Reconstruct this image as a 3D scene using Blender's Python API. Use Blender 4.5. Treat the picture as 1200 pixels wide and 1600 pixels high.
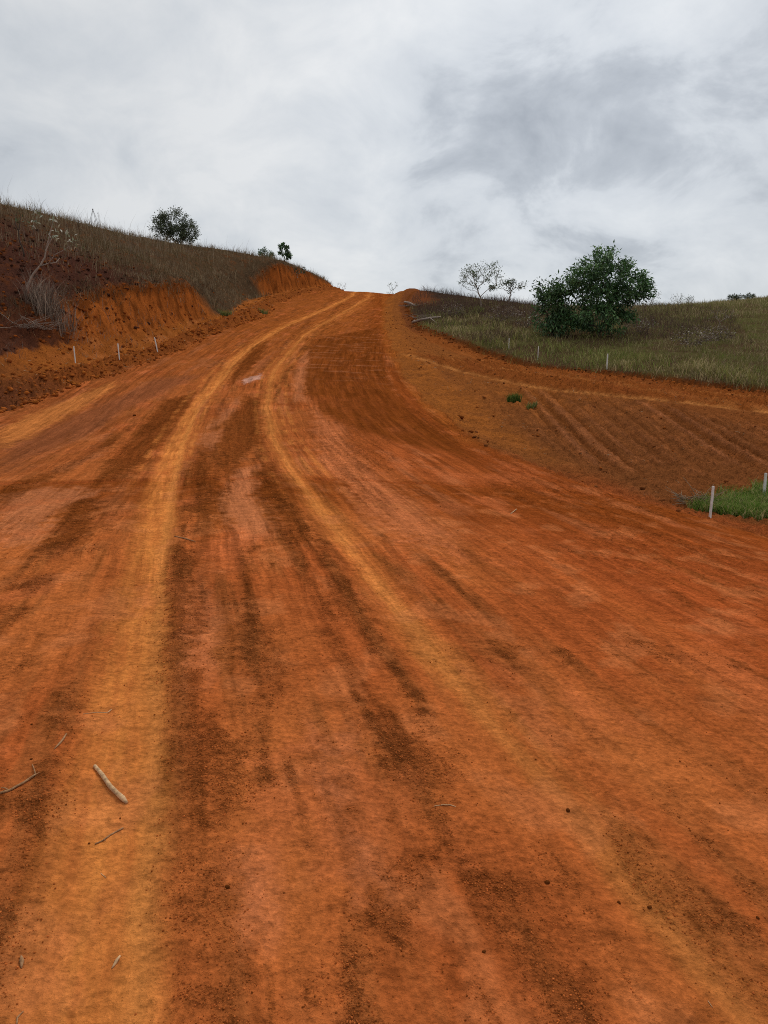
import bpy, math, random
import numpy as np
from mathutils import Vector

for o in list(bpy.data.objects):
    bpy.data.objects.remove(o)
SC = bpy.context.scene
COL = SC.collection
R = math.radians

# ---------------------------------------------------------------- camera
CAM_H, PITCH, F = 1.6, R(11.03), 1180.0        # eye height, downward tilt, focal length in 1200x1600 pixels
cam = bpy.data.cameras.new('camera')
cam.sensor_fit = 'VERTICAL'; cam.sensor_height = 24.0; cam.lens = 24.0 * F / 1600.0
cam.clip_start = 0.05; cam.clip_end = 3000
camo = bpy.data.objects.new('camera', cam); COL.objects.link(camo)
camo.location = (0, 0, CAM_H); camo.rotation_euler = (math.pi / 2 - PITCH, 0, 0)
SC.camera = camo

# ---------------------------------------------------------------- sky, sun, exposure
SUN_EL, SUN_AZ = R(48), R(18)                  # azimuth measured from the view direction to the right
sun_dir = Vector((math.sin(SUN_AZ) * math.cos(SUN_EL), math.cos(SUN_AZ) * math.cos(SUN_EL), math.sin(SUN_EL)))
W = bpy.data.worlds.new('World'); SC.world = W; W.use_nodes = True
nt = W.node_tree; nt.nodes.clear(); N = nt.nodes; L = nt.links
out = N.new('ShaderNodeOutputWorld'); bg = N.new('ShaderNodeBackground'); L.new(bg.outputs[0], out.inputs[0])
sky = N.new('ShaderNodeTexSky'); sky.sky_type = 'NISHITA'; sky.sun_disc = False
sky.sun_elevation = SUN_EL; sky.sun_rotation = SUN_AZ
geo = N.new('ShaderNodeTexCoord')
sep = N.new('ShaderNodeSeparateXYZ'); L.new(geo.outputs['Generated'], sep.inputs[0])


def wmath(op, a, b=None, c=None):
    n = N.new('ShaderNodeMath'); n.operation = op
    for i, v in enumerate((a, b, c)):
        if v is None: continue
        if isinstance(v, (int, float)): n.inputs[i].default_value = v
        else: L.new(v, n.inputs[i])
    return n.outputs[0]


zc = wmath('MAXIMUM', sep.outputs[2], 0.0)
den = wmath('ADD', zc, 0.55)
px = wmath('DIVIDE', sep.outputs[0], den); py = wmath('DIVIDE', sep.outputs[1], den)
comb = N.new('ShaderNodeCombineXYZ'); L.new(px, comb.inputs[0]); L.new(py, comb.inputs[1]); L.new(wmath('MULTIPLY', zc, 0.6), comb.inputs[2])


def cloudnoise(scale, detail, rough, dist, off, stretch=(1, 1, 1)):
    m = N.new('ShaderNodeMapping'); m.inputs['Location'].default_value = off; m.inputs['Scale'].default_value = stretch
    L.new(comb.outputs[0], m.inputs[0])
    n = N.new('ShaderNodeTexNoise'); n.inputs['Scale'].default_value = scale; n.inputs['Detail'].default_value = detail
    n.inputs['Roughness'].default_value = rough; n.inputs['Distortion'].default_value = dist
    L.new(m.outputs[0], n.inputs[0])
    return n.outputs[0]


CLOUD_OFF = (6.1, 3.5, 0.0)
c1 = cloudnoise(1.6, 5, 0.45, 0.15, CLOUD_OFF)
c2 = cloudnoise(5.2, 8, 0.58, 0.35, (5.1, 8.2, 1.0))
cs = wmath('ADD', wmath('MULTIPLY', c1, 0.60), wmath('MULTIPLY', c2, 0.40))
ramp = N.new('ShaderNodeValToRGB'); L.new(cs, ramp.inputs[0])
cr = ramp.color_ramp
cr.elements[0].position = 0.33; cr.elements[0].color = (0.27, 0.30, 0.345, 1)
cr.elements[1].position = 0.61; cr.elements[1].color = (0.80, 0.815, 0.825, 1)
e = cr.elements.new(0.475); e.color = (0.60, 0.635, 0.675, 1)
e = cr.elements.new(0.435); e.color = (0.47, 0.505, 0.55, 1)
e = cr.elements.new(0.53); e.color = (0.68, 0.71, 0.74, 1)
# thin cloud in front of the sun lets more light through
dotn = N.new('ShaderNodeVectorMath'); dotn.operation = 'DOT_PRODUCT'
L.new(geo.outputs['Generated'], dotn.inputs[0])
glow_dir = Vector((0.20, 0.90, 0.36)).normalized()
dotn.inputs[1].default_value = glow_dir
glow = wmath('POWER', wmath('MAXIMUM', dotn.outputs['Value'], 0.0), 14.0)
gl = wmath('ADD', wmath('MULTIPLY', glow, 0.24), 0.90)
mul = N.new('ShaderNodeVectorMath'); mul.operation = 'SCALE'; L.new(ramp.outputs[0], mul.inputs[0]); L.new(gl, mul.inputs['Scale'])
skys = N.new('ShaderNodeVectorMath'); skys.operation = 'SCALE'; L.new(sky.outputs[0], skys.inputs[0]); skys.inputs['Scale'].default_value = 0.10
mix = N.new('ShaderNodeMix'); mix.data_type = 'RGBA'; mix.inputs[0].default_value = 0.94
L.new(skys.outputs[0], mix.inputs['A']); L.new(mul.outputs[0], mix.inputs['B'])
L.new(mix.outputs['Result'], bg.inputs[0]); bg.inputs[1].default_value = 1.0

sl = bpy.data.lights.new('sun', 'SUN'); sl.energy = 1.5; sl.angle = R(22); sl.color = (1.0, 0.97, 0.92)
so = bpy.data.objects.new('sun', sl); COL.objects.link(so)
so.rotation_euler = (-sun_dir).to_track_quat('-Z', 'Y').to_euler(); so.location = (0, 0, 60)
SC.view_settings.view_transform = 'Standard'; SC.view_settings.look = 'None'
SC.view_settings.exposure = 0.0; SC.view_settings.gamma = 1.0; SC.view_settings.use_curve_mapping = False
SC.render.engine = 'CYCLES'
SC.cycles.max_bounces = 4; SC.cycles.diffuse_bounces = 2; SC.cycles.use_denoising = False; SC.cycles.filter_width = 1.0

# ---------------------------------------------------------------- numeric helpers
RNG = np.random.default_rng(11)
TBL = RNG.random(65536).astype(np.float32) * 2 - 1


GCOS = np.cos(RNG.random(65536) * 2 * np.pi); GSIN = np.sin(RNG.random(65536) * 2 * np.pi)
_a = RNG.random(65536) * 2 * np.pi; GCOS = np.cos(_a); GSIN = np.sin(_a)


def vnoise(x, y, seed=0):
    """gradient noise, about -1..1"""
    xi = np.floor(x).astype(np.int64); yi = np.floor(y).astype(np.int64)
    fx = x - xi; fy = y - yi
    ux = fx * fx * fx * (fx * (fx * 6 - 15) + 10); uy = fy * fy * fy * (fy * (fy * 6 - 15) + 10)
    def g(a, b, dx, dy):
        h = (((a * 73856093) ^ (b * 19349663) ^ (seed * 83492791)) * 2654435761 >> 7) & 65535
        return GCOS[h] * dx + GSIN[h] * dy
    a = g(xi, yi, fx, fy); b = g(xi + 1, yi, fx - 1, fy); c = g(xi, yi + 1, fx, fy - 1); d = g(xi + 1, yi + 1, fx - 1, fy - 1)
    return ((a + (b - a) * ux) * (1 - uy) + (c + (d - c) * ux) * uy) * 1.5


def fbm(x, y, octv=4, seed=0, gain=0.5):
    s = 0; a = 1.0; t = 0
    x = x + 13.7 + seed * 0.37; y = y + 5.3 - seed * 0.21
    for i in range(octv):
        s = s + a * vnoise(x, y, seed + i * 17); t += a; a *= gain
        x, y = 2.03 * (x * 0.8 + y * 0.6) + 3.1, 2.03 * (-x * 0.6 + y * 0.8) + 1.7
    return s / t


def sstep(a, b, x):
    t = np.clip((x - a) / (b - a), 0, 1); return t * t * (3 - 2 * t)


def slopes(xk, yk):
    """monotone cubic slopes; arrays (..., K)"""
    h = np.diff(xk, axis=-1); d = np.diff(yk, axis=-1) / h
    m = np.zeros_like(yk)
    w1 = 2 * h[..., 1:] + h[..., :-1]; w2 = h[..., 1:] + 2 * h[..., :-1]
    ok = d[..., 1:] * d[..., :-1] > 0
    dd0 = np.where(ok, d[..., :-1], 1); dd1 = np.where(ok, d[..., 1:], 1)
    m[..., 1:-1] = np.where(ok, (w1 + w2) / (w1 / dd0 + w2 / dd1), 0)
    m[..., 0] = d[..., 0]; m[..., -1] = d[..., -1]
    return m


def herm(x, x0, x1, y0, y1, m0, m1):
    h = x1 - x0; t = np.clip((x - x0) / h, -3, 4)
    tc = np.clip(t, 0, 1)
    v = (2 * tc**3 - 3 * tc**2 + 1) * y0 + (tc**3 - 2 * tc**2 + tc) * h * m0 + (-2 * tc**3 + 3 * tc**2) * y1 + (tc**3 - tc**2) * h * m1
    return v


def pchip1(xk, yk, x):
    xk = np.asarray(xk, float); yk = np.asarray(yk, float)
    m = slopes(xk, yk); i = np.clip(np.searchsorted(xk, x) - 1, 0, len(xk) - 2)
    return herm(x, xk[i], xk[i + 1], yk[i], yk[i + 1], m[i], m[i + 1])


# ---------------------------------------------------------------- the lie of the land
# long lines of the site, each a list of (Y, X, Z) in metres; the camera stands at the origin looking along +Y
LINES = [
 # far left
 [(-40,-160,9),(30,-160,12),(90,-160,13),(130,-160,10),(250,-160,0),(420,-160,-8)],
 # plateau left
 [(-40,-45,6),(0,-45,8),(30,-45,10),(45,-42,11.4),(70,-40,12.4),(90,-38,12.8),(120,-38,11.5),(160,-38,6),(250,-38,-3),(420,-38,-12)],
 # left hill crest
 [(-40,-30,4.5),(0,-29,6),(20,-27,7.9),(30,-25.5,9.1),(45,-23,10.7),(55,-21.5,11.1),(70,-20.5,12.25),(80,-18,13.0),(90,-14,13.3),(100,-11.5,12.4),(115,-11,11.0),(150,-11,6),(250,-11,-4),(420,-11,-13)],
 # hill middle
 [(-40,-21,2.4),(0,-20.5,3.0),(15,-19.5,3.7),(24,-18,4.7),(30,-17.2,5.9),(38,-16,7.2),(46,-15.5,8.4),(58,-16,10.0),(70,-15.2,11.4),(78,-13.2,12.2),(86,-11.3,12.6),(95,-9,12.0),(105,-8.2,11.3),(120,-8,10),(160,-8,5),(250,-8,-4),(420,-8,-13)],
 # top of the cut bank
 [(-40,-17,1.6),(0,-16.7,2.0),(15,-15.8,2.2),(22,-15,2.6),(26,-14.3,3.1),(30,-13.2,3.8),(33,-12.7,4.5),(36,-12.1,5.15),(40,-11.5,5.65),(43,-11.0,5.95),(45.5,-10.9,5.95),(50,-11.3,6.3),(58,-12.2,7.9),(66,-12.0,8.6),(70,-11.2,9.3),(73,-10.4,10.6),(76,-9.9,11.2),(84,-8.5,11.4),(92,-6.9,11.3),(100,-6.3,11.1),(115,-6.2,10.2),(150,-6,6),(250,-6,-4),(420,-6,-13)],
 # foot of the cut bank
 [(-40,-15.2,0.6),(0,-15,0.9),(15,-14.2,1.1),(20,-13.6,1.35),(27,-12.5,2.15),(33,-11.4,2.85),(36,-11.0,3.2),(40,-10.5,3.7),(43,-10.2,4.1),(46,-9.95,4.6),(50,-9.9,5.2),(58,-10.4,6.4),(66,-11.0,7.1),(70,-10.5,7.75),(76,-9.1,8.65),(84,-7.7,9.75),(92,-6.3,10.55),(100,-5.8,10.75),(115,-5.7,10),(150,-5.5,5.8),(250,-5.5,-4.2),(420,-5.5,-13)],
 # shelf with the survey stakes
 [(-40,-13.4,-0.2),(0,-13,0.35),(15,-12.6,0.5),(20,-12.2,0.85),(27,-11.35,1.55),(30,-10.95,1.85),(34,-10.4,2.35),(42,-9.8,3.6),(50,-9.2,5.05),(60,-9.7,6.4),(70,-9.6,7.75),(84,-7.0,9.75),(95,-5.4,10.65),(105,-5.2,10.7),(120,-5.1,9.6),(150,-5,5.6),(250,-5,-4.3),(420,-5,-13)],
 # windrow of spoil beside the road
 [(-40,-11.6,-0.8),(0,-11.4,0.3),(12,-11.3,0.4),(20,-11.05,0.75),(24,-10.95,1.2),(29,-10.45,1.78),(34,-9.95,2.45),(40,-9.55,3.55),(50,-8.45,5.2),(60,-8.95,6.45),(70,-8.9,7.8),(84,-6.6,9.75),(95,-5.1,10.65),(105,-4.9,10.7),(120,-4.8,9.6),(150,-4.7,5.6),(250,-4.7,-4.3),(420,-4.7,-13)],
 # left edge of the road
 [(-40,-10.4,-1.0),(0,-10.2,0.0),(10,-10.2,0.02),(16,-10.2,0.12),(20,-10.15,0.37),(24,-10.05,0.83),(29,-9.65,1.45),(34,-9.2,2.2),(40,-8.8,3.2),(50,-7.7,4.75),(60,-8.2,6.2),(70,-8.2,7.6),(84,-6.2,9.45),(95,-4.8,10.25),(105,-4.6,10.3),(120,-4.5,9.6),(150,-4.4,5.6),(250,-4.4,-4.3),(420,-4.4,-13)],
 # middle of the road
 [(-40,-3,-1.2),(0,-3,0.0),(10,-2.9,0.0),(15.7,-2.9,0.05),(20,-3.3,0.36),(24,-3.8,0.77),(29,-4.2,1.4),(40,-4.2,3.05),(50,-3.9,4.45),(60,-3.9,5.9),(75,-3.6,8.05),(85,-2.6,9.3),(95,-1.6,10.1),(105,-1.4,10.2),(120,-1.3,9.5),(150,-1.2,5.5),(250,-1.2,-4.4),(420,-1.2,-13)],
 # right edge of the road
 [(-40,7,-1.7),(0,6.2,-0.5),(8,5.2,-0.58),(11.3,4.35,-0.56),(12.8,3.3,-0.37),(17,2.16,-0.12),(20,1.68,0.15),(24,1.2,0.6),(32,0.54,1.72),(45,0.2,3.4),(58,0.05,5.1),(78,0.35,8.1),(88,1.1,9.3),(95,1.8,9.95),(105,2.0,10.1),(120,2.0,9.4),(150,2.1,5.4),(250,2.1,-4.5),(420,2.1,-13)],
 # toe of the road shoulder
 [(-40,8.5,-2.0),(0,7.4,-0.8),(8,6.4,-0.85),(11.3,5.3,-0.8),(13,4.4,-0.82),(17,3.4,-0.45),(20,2.85,-0.1),(24,2.15,0.5),(32,1.2,1.72),(45,0.75,3.4),(58,0.55,5.15),(78,0.95,8.3),(88,1.8,9.65),(95,2.5,10.15),(105,2.7,10.35),(120,2.7,9.3),(150,2.7,5.3),(250,2.7,-4.5),(420,2.7,-13)],
 # graded basin
 [(-40,14,-2.5),(0,12,-1.3),(9,9,-1.05),(13,7.3,-0.92),(17,5.9,-0.6),(22,5.0,0.1),(28,3.9,1.0),(35,2.6,1.95),(45,1.5,3.3),(58,1.0,5.25),(78,1.6,8.45),(88,2.6,9.75),(95,3.3,10.05),(105,3.5,10.2),(120,3.5,9.2),(150,3.5,5.2),(250,3.5,-4.6),(420,3.5,-13)],
 # bench along the far side of the basin
 [(-40,40,-2.2),(0,30,-1.0),(10,22,-0.6),(16,15,-0.1),(20,11.5,0.22),(24,9.6,0.58),(28,7.7,0.98),(33,5.7,1.4),(42,2.7,2.85),(52,1.6,4.15),(65,1.35,6.35),(78,2.2,8.75),(88,3.4,9.95),(95,4.2,10.0),(105,4.4,10.1),(120,4.4,9.1),(150,4.4,5.1),(250,4.4,-4.6),(420,4.4,-13)],
 # foot of the turf scarp
 [(-40,44,-2.1),(0,33,-0.8),(10,25,-0.4),(16,18,0.1),(20,14.6,0.36),(25,12.2,0.62),(29,9.75,1.02),(34,6.95,1.38),(42,3.45,2.95),(52,2.0,4.2),(65,1.7,6.45),(78,2.9,8.75),(88,4.4,9.65),(95,5.2,9.9),(105,5.4,9.9),(120,5.4,8.9),(150,5.4,4.9),(250,5.4,-4.7),(420,5.4,-13)],
 # edge of the turf
 [(-40,45,-1.7),(0,33.6,-0.4),(10,25.5,-0.1),(16,18.5,0.35),(20,15,0.6),(25,12.55,0.88),(29,10.1,1.27),(34,7.25,1.62),(42,3.75,3.12),(52,2.3,4.35),(65,2.0,6.55),(78,3.4,8.8),(88,4.9,9.6),(95,5.7,9.8),(105,5.9,9.75),(120,5.9,8.7),(150,5.9,4.7),(250,5.9,-4.7),(420,5.9,-13)],
 # right slope
 [(-40,52,-1.2),(0,40,0.0),(20,23,0.95),(32,14.6,1.95),(45,11.2,3.65),(58,7.6,5.75),(70,6.2,7.5),(80,6.8,8.6),(88,7.6,9.1),(95,8.5,9.1),(105,9,8.9),(120,9,8.0),(150,9,4.5),(250,9,-4.8),(420,9,-13)],
 # far right slope
 [(-40,62,0.0),(0,52,0.8),(20,34,1.3),(40,22.5,2.75),(60,20,5.0),(75,19.5,6.9),(85,19.5,7.7),(95,20,7.9),(120,22,7.6),(150,22,5),(250,22,-4.8),(420,22,-13)],
 # pasture on the right
 [(-40,90,3),(0,80,3),(40,62,4.6),(60,60,6.4),(90,58,9.4),(110,56,10.9),(125,56,11.0),(160,56,8),(250,56,-2),(420,56,-12)],
 [(-40,200,6),(60,200,10),(120,200,14),(250,200,4),(420,200,-8)],
]
(C_FAR, C_PLAT, C_CREST, C_HILL, C_TOP, C_FOOT, C_SHELF, C_BERM, C_LEFT, C_MID, C_RIGHT, C_TOE, C_BASIN, C_BENCH,
 C_SCARP, C_TURF, C_SLOPE, C_FARR, C_PAST, C_END) = range(20)
K = len(LINES)


def knots(y):
    xs = np.empty((len(y), K)); zs = np.empty((len(y), K))
    for k, ln in enumerate(LINES):
        a = np.array(ln, float)
        xs[:, k] = pchip1(a[:, 0], a[:, 1], y); zs[:, k] = pchip1(a[:, 0], a[:, 2], y)
    for k in range(C_MID + 1, K): xs[:, k] = np.maximum(xs[:, k], xs[:, k - 1] + 0.12)
    for k in range(C_MID - 1, -1, -1): xs[:, k] = np.minimum(xs[:, k], xs[:, k + 1] - 0.12)
    return xs, zs


def land(y, x):
    """smooth height and line parameter q for rows y (R,) and positions x (R,C)"""
    xs, zs = knots(y); m = slopes(xs, zs)
    yy_ = np.repeat(y[:, None], x.shape[1], 1)
    x = x + 0.42 * sstep(13, 24, yy_) * fbm(x * 0.55, yy_ * 0.33, 4, 261, 0.6)          # edges wander
    i = np.zeros(x.shape, int)
    for k in range(1, K - 1): i += x > xs[:, k:k + 1]
    r = np.arange(len(y))[:, None]
    z = herm(x, xs[r, i], xs[r, i + 1], zs[r, i], zs[r, i + 1], m[r, i], m[r, i + 1])
    q = i + np.clip((x - xs[r, i]) / (xs[r, i + 1] - xs[r, i]), 0, 1)
    return z, q


def ground(x, y):
    x = np.atleast_1d(np.asarray(x, float)); y = np.atleast_1d(np.asarray(y, float))
    z, q = land(y, x[:, None]); return z[:, 0], q[:, 0]


CP, SP = math.cos(PITCH), math.sin(PITCH)
MARCH = np.concatenate([np.arange(1.2, 12, 0.01), np.arange(12, 130, 0.04)])


def survey(u, v):
    """where the line of sight through a photo pixel meets the land (used to read positions off the photograph)"""
    yc = (800 - v) / F; fy = CP + yc * SP; t = MARCH / fy
    xs = (u - 600) / F * t; zs = CAM_H + (-SP + yc * CP) * t
    g, q = ground(xs, MARCH)
    b = np.nonzero(zs < g)[0]
    i = b[0] if len(b) else np.argmin(zs - g)
    return float(xs[i]), float(MARCH[i]), float(g[i])


def at(u, v, Y):
    yc = (800 - v) / F; t = Y / (CP + yc * SP)
    return ((u - 600) / F * t, Y, CAM_H + (-SP + yc * CP) * t)


def path(pts):
    """a line on the ground, X as a function of Y"""
    w = sorted(survey(u, v)[:2][::-1] for u, v in pts)
    return np.array([p[0] for p in w]), np.array([p[1] for p in w])


def off(line, x, y):
    Y, X = line
    return x - np.where(y < Y[0], X[0] + (y - Y[0]) * (X[1] - X[0]) / (Y[1] - Y[0]), pchip1(Y, X, y))


T1 = path([(130,1600),(165,1400),(195,1200),(205,1100),(228,900),(258,750),(296,650),(338,595),(376,553),(432,516),(505,484),(548,463)])
T2 = path([(1170,1600),(1000,1380),(850,1210),(700,1040),(600,920),(505,800),(450,725),(425,670),(420,620),(436,570),(470,530),(525,495),(575,466)])
D1 = path([(330,1500),(320,1350),(295,1100),(285,950),(300,800),(328,690),(352,625)])
D2 = path([(760,1330),(700,1220),(640,1150),(560,1000),(485,865),(425,770),(402,700),(392,640)])
D3 = path([(480,1400),(440,1200),(410,1050),(380,900),(352,780),(350,690)])
D4 = path([(20,1150),(70,980),(120,820),(190,700),(300,600)])
E1 = path([(1200,812),(1000,782),(860,752),(760,705),(690,650),(640,590),(612,545),(603,510)])    # wheel track hugging the right edge
P1 = path([(470,600),(480,560),(500,530),(530,505)])
LG = path([(628,552),(690,570),(770,592),(890,612),(1000,622),(1100,632),(1200,642)])      # scraped ledge along the far side of the basin
LH = path([(615,548),(700,563),(790,580),(900,594),(1050,608),(1200,624)])
L1 = path([(0,695),(120,640),(250,590),(340,545),(400,510)])                                     # pale track at the left

# ---------------------------------------------------------------- terrain grid
rows = [-40, -30, -22, -15, -10, -6, -3.5, -2, -1, -0.3, 0.2, 0.6, 0.9, 1.1]
y = 1.2
while y < 118: rows.append(y); y += max(0.0125, 0.0050 * y)
rows += [121, 125, 130, 138, 150, 170, 200, 250, 320, 420]
rows = np.array(rows, float)
ND, NO = 280, 34
sd = np.linspace(-0.60, 0.60, 2 * ND + 1)
ow = (np.arange(1, NO + 1) / NO) ** 2.6 * 155
half = 1.0 + np.maximum(rows, 0)
X = np.concatenate([-(0.60 * half[:, None] + ow[::-1][None]), sd[None] * half[:, None], 0.60 * half[:, None] + ow[None]], 1)
Yg = np.repeat(rows[:, None], X.shape[1], 1)
Z0, Q = land(rows, X)
x = X.ravel(); yv = Yg.ravel(); q = Q.ravel(); z = Z0.ravel().copy()
n_big = fbm(x * 0.35, yv * 0.35, 4, 3); n_med = fbm(x * 1.4, yv * 1.4, 4, 9); n_fin = fbm(x * 7, yv * 7, 4, 21)
n_gr = fbm(x * 36, yv * 36, 3, 33)
xa = off(T2, x, yv)                                        # distance from the right wheel track: streaks follow the bend
n_st = fbm(xa * 2.0, yv * 0.22, 4, 41)
n_st2 = fbm(xa * 5.5, yv * 0.45, 4, 47)
n_st3 = fbm(xa * 14.0, yv * 1.0, 3, 49)
qn = q + 0.10 * n_med + 0.05 * n_fin                      # ragged zone borders


def band(a, b, s=0.12): return sstep(a - s, a + s, qn) * (1 - sstep(b - s, b + s, qn))


m_road = sstep(C_LEFT - 0.25, C_LEFT + 0.05, qn) * (1 - sstep(C_RIGHT - 0.03, C_RIGHT + 0.2, qn))
m_berm = band(C_SHELF + 0.3, C_LEFT - 0.05, 0.2)
m_shelf = band(C_FOOT, C_SHELF + 0.3, 0.2)
m_bank = band(C_TOP, C_FOOT, 0.1)
m_hillL = 1 - sstep(C_TOP - 0.1, C_TOP + 0.1, qn)
tongue = sstep(44.5, 46.5, yv + 0.8 * n_med) * (1 - sstep(67.5, 70.5, yv + 1.0 * n_med)) * band(C_TOP - 0.3, C_FOOT + 0.35, 0.2)
m_bank = m_bank * (1 - tongue); m_hillL = np.maximum(m_hillL, tongue)
m_toe = band(C_RIGHT + 0.05, C_TOE + 0.3, 0.15)
m_basin = band(C_TOE + 0.3, C_BENCH - 0.25, 0.15)
m_bench = band(C_BENCH - 0.25, C_SCARP, 0.15)
m_scarp = band(C_SCARP, C_TURF, 0.2)
m_turf = sstep(C_TURF - 0.2, C_TURF + 0.1, qn)


def trk(line, w, soft=0.5, wob=0.10, nz=0.3):
    d = np.abs(off(line, x, yv) + wob * n_st + 0.05 * n_med) / w
    return 1 - sstep(1 - soft, 1 + soft, d + nz * n_fin)


t1 = trk(T1, 0.19, 0.55); t2 = trk(T2, 0.16, 0.75) * (0.35 + 0.65 * sstep(2.2, 5.0, yv)) * (0.7 + 0.3 * sstep(-0.2, 0.3, n_med + n_st2)); e1 = trk(E1, 0.28, 0.6); l1 = trk(L1, 0.4, 0.7)
gapy = sstep(-0.25, 0.25, n_st + 0.35 * n_med + 0.1)
d1 = trk(D1, 0.13, 0.6, 0.10, 0.9) * (0.35 + 0.65 * sstep(-0.3, 0.15, n_med + 0.4 * n_st2))
d1 = d1 * (0.45 + 0.55 * sstep(3.2, 4.8, yv)) * (1 - 0.3 * sstep(8, 14, yv))
d1 = np.maximum(d1, 0.8 * trk((D1[0], D1[1] + 0.16), 0.16, 0.8, 0.2, 1.4) * sstep(0.0, 0.3, n_med + 0.3 * n_fin) * (1 - sstep(3.5, 6, yv)))
d2 = trk(D2, 0.16, 0.8, 0.14, 1.2) * sstep(-0.25, 0.25, n_st2 + 0.6 * n_med + 0.1)
d3 = trk(D3, 0.13, 0.8, 0.14, 1.2) * sstep(-0.15, 0.3, n_st2 + 0.5 * n_med)
d4 = trk(D4, 0.4, 0.9, 0.3, 1.2) * sstep(0.0, 0.4, n_st + 0.7 * n_med)
scat = sstep(0.10, 0.42, n_med * 0.5 + n_fin * 0.4 + 0.45 * n_st2) * (0.35 + 0.65 * sstep(-0.3, 0.3, n_big))
n_brk = fbm(x * 2.6 + 3, yv * 1.6, 5, 201, 0.62)
crumb = np.clip(np.maximum.reduce([d1, d2, d3, d4, 0.75 * scat]) * (0.45 + 0.55 * sstep(-0.25, 0.25, n_brk)) * (1 - 0.85 * t1) * (1 - 0.7 * t2), 0, 1)


def blob(px_, soft=0.12, wob=1.0):
    """soft-edged mask of a mark on the ground whose outline was read off the photograph"""
    P = np.array([survey(u, v)[:2] for u, v in px_]) * [1, 0.30]
    m = np.zeros(len(x)); pad = 0.8
    k = np.nonzero((x > P[:, 0].min() - pad) & (x < P[:, 0].max() + pad) & (yv * 0.3 > P[:, 1].min() - pad) & (yv * 0.3 < P[:, 1].max() + pad))[0]
    near = np.clip(P[:, 1].mean() / 3.5, 0.18, 1.0)
    ax = x[k] + near * wob * (0.14 * n_med[k] + 0.10 * n_fin[k]); ay = yv[k] * 0.3 + near * wob * (0.20 * n_fin[k] + 0.16 * n_st2[k])
    d = np.full(len(k), 1e9); ins = np.zeros(len(k), bool)
    for a, b in zip(P, np.roll(P, -1, 0)):
        e_ = b - a; t = np.clip(((ax - a[0]) * e_[0] + (ay - a[1]) * e_[1]) / (e_ @ e_), 0, 1)
        d = np.minimum(d, np.hypot(ax - a[0] - t * e_[0], ay - a[1] - t * e_[1]))
        cr2 = (a[1] > ay) != (b[1] > ay); xi_ = a[0] + (ay - a[1]) * e_[0] / (e_[1] if e_[1] else 1e-9); ins ^= cr2 & (ax < xi_)
    sd_ = np.where(ins, d, -d) + near * 0.10 * n_gr[k]
    m[k] = sstep(-soft * near, soft * near, sd_); return m


DARK_FAR = [[(382,617),(408,626),(411,684),(373,731),(350,754),(330,725),(344,678),(373,637)], [(315,696),(335,725),(350,830),(327,830),(303,748),(292,737)],
            [(402,719),(426,731),(467,807),(496,853),(467,853),(420,795),(400,760)], [(257,626),(303,614),(280,655),(245,702),(192,754),(152,754),(181,707),(222,661)],
            [(0,766),(105,725),(192,672),(175,696),(88,742),(0,789)], [(111,783),(146,777),(140,818),(122,853),(76,853),(88,812)], [(395,540),(420,532),(405,560),(375,590),(355,610),(362,585)]]
DARK_NEAR = [[(300,1100),(400,1170),(390,1260),(330,1290),(280,1230),(270,1150)], [(640,1150),(710,1190),(700,1240),(670,1240),(620,1180)], [(585,1345),(640,1335),(690,1360),(640,1385),(600,1375)],
             [(540,1410),(640,1430),(650,1480),(570,1490)], [(280,1520),(400,1560),(360,1600),(260,1600)], [(250,900),(300,880),(318,1000),(275,1080),(248,1040)], [(370,1010),(430,1000),(450,1090),(420,1130),(400,1060)],
             [(0,1040),(45,1035),(20,1060),(0,1065)], [(560,940),(600,990),(600,1010),(565,985)]]
PALE_FAR = [[(341,649),(373,620),(373,635),(350,661),(327,672)], [(315,678),(350,670),(338,699),(318,705)], [(467,562),(484,544),(475,614),(484,632),(461,626),(458,591)],
            [(362,737),(402,725),(397,772),(432,836),(373,853),(350,807)], [(76,737),(169,696),(152,713),(105,734)], [(0,772),(76,760),(157,766),(76,807),(58,853),(0,853)]]
SALMON = [[(490,637),(525,678),(583,742),(700,830),(700,860),(618,830),(525,742),(496,672)], [(480,1140),(560,1150),(570,1180),(510,1180)], [(490,1205),(540,1215),(545,1280),(500,1250)],
          [(530,1300),(590,1340),(600,1400),(550,1380)], [(300,920),(350,960),(330,1060),(305,1050)], [(370,1330),(420,1350),(430,1480),(380,1460)]]
blobs = lambda L_, **kw: np.maximum.reduce([blob(p, **kw) for p in L_])
dark_far = blobs(DARK_FAR); dark_near = blobs(DARK_NEAR, soft=0.2, wob=1.6); pale_far = blobs(PALE_FAR); salmon = blobs(SALMON, soft=0.25, wob=1.5)
mauve = blob([(0,696),(117,649),(245,591),(315,585),(192,643),(70,707),(0,742)], 0.25); strip = blob([(0,672),(58,643),(175,597),(178,606),(70,667),(0,702)], 0.15)
painted_sheen = blob([(382,591),(408,584),(408,592),(382,600)], 0.08)
damp = blob([(487,532),(589,512),(607,597),(648,649),(720,690),(740,715),(583,682),(508,648),(478,614),(475,585)], 0.18) * (1 - e1)
crumb = np.clip(np.maximum(crumb * (1 - 0.6 * pale_far - 0.5 * salmon), np.maximum(0.55 * dark_far, 0.62 * dark_near)), 0, 1)
pale = sstep(0.03, 0.35, n_st * 0.8 + n_med * 0.4 + 0.1 * n_fin) * sstep(4, 12, yv) * (1 - sstep(60, 80, yv)) * (1 - damp)
pale = np.maximum(0.5 * pale * (1 - dark_far), pale_far)
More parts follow.
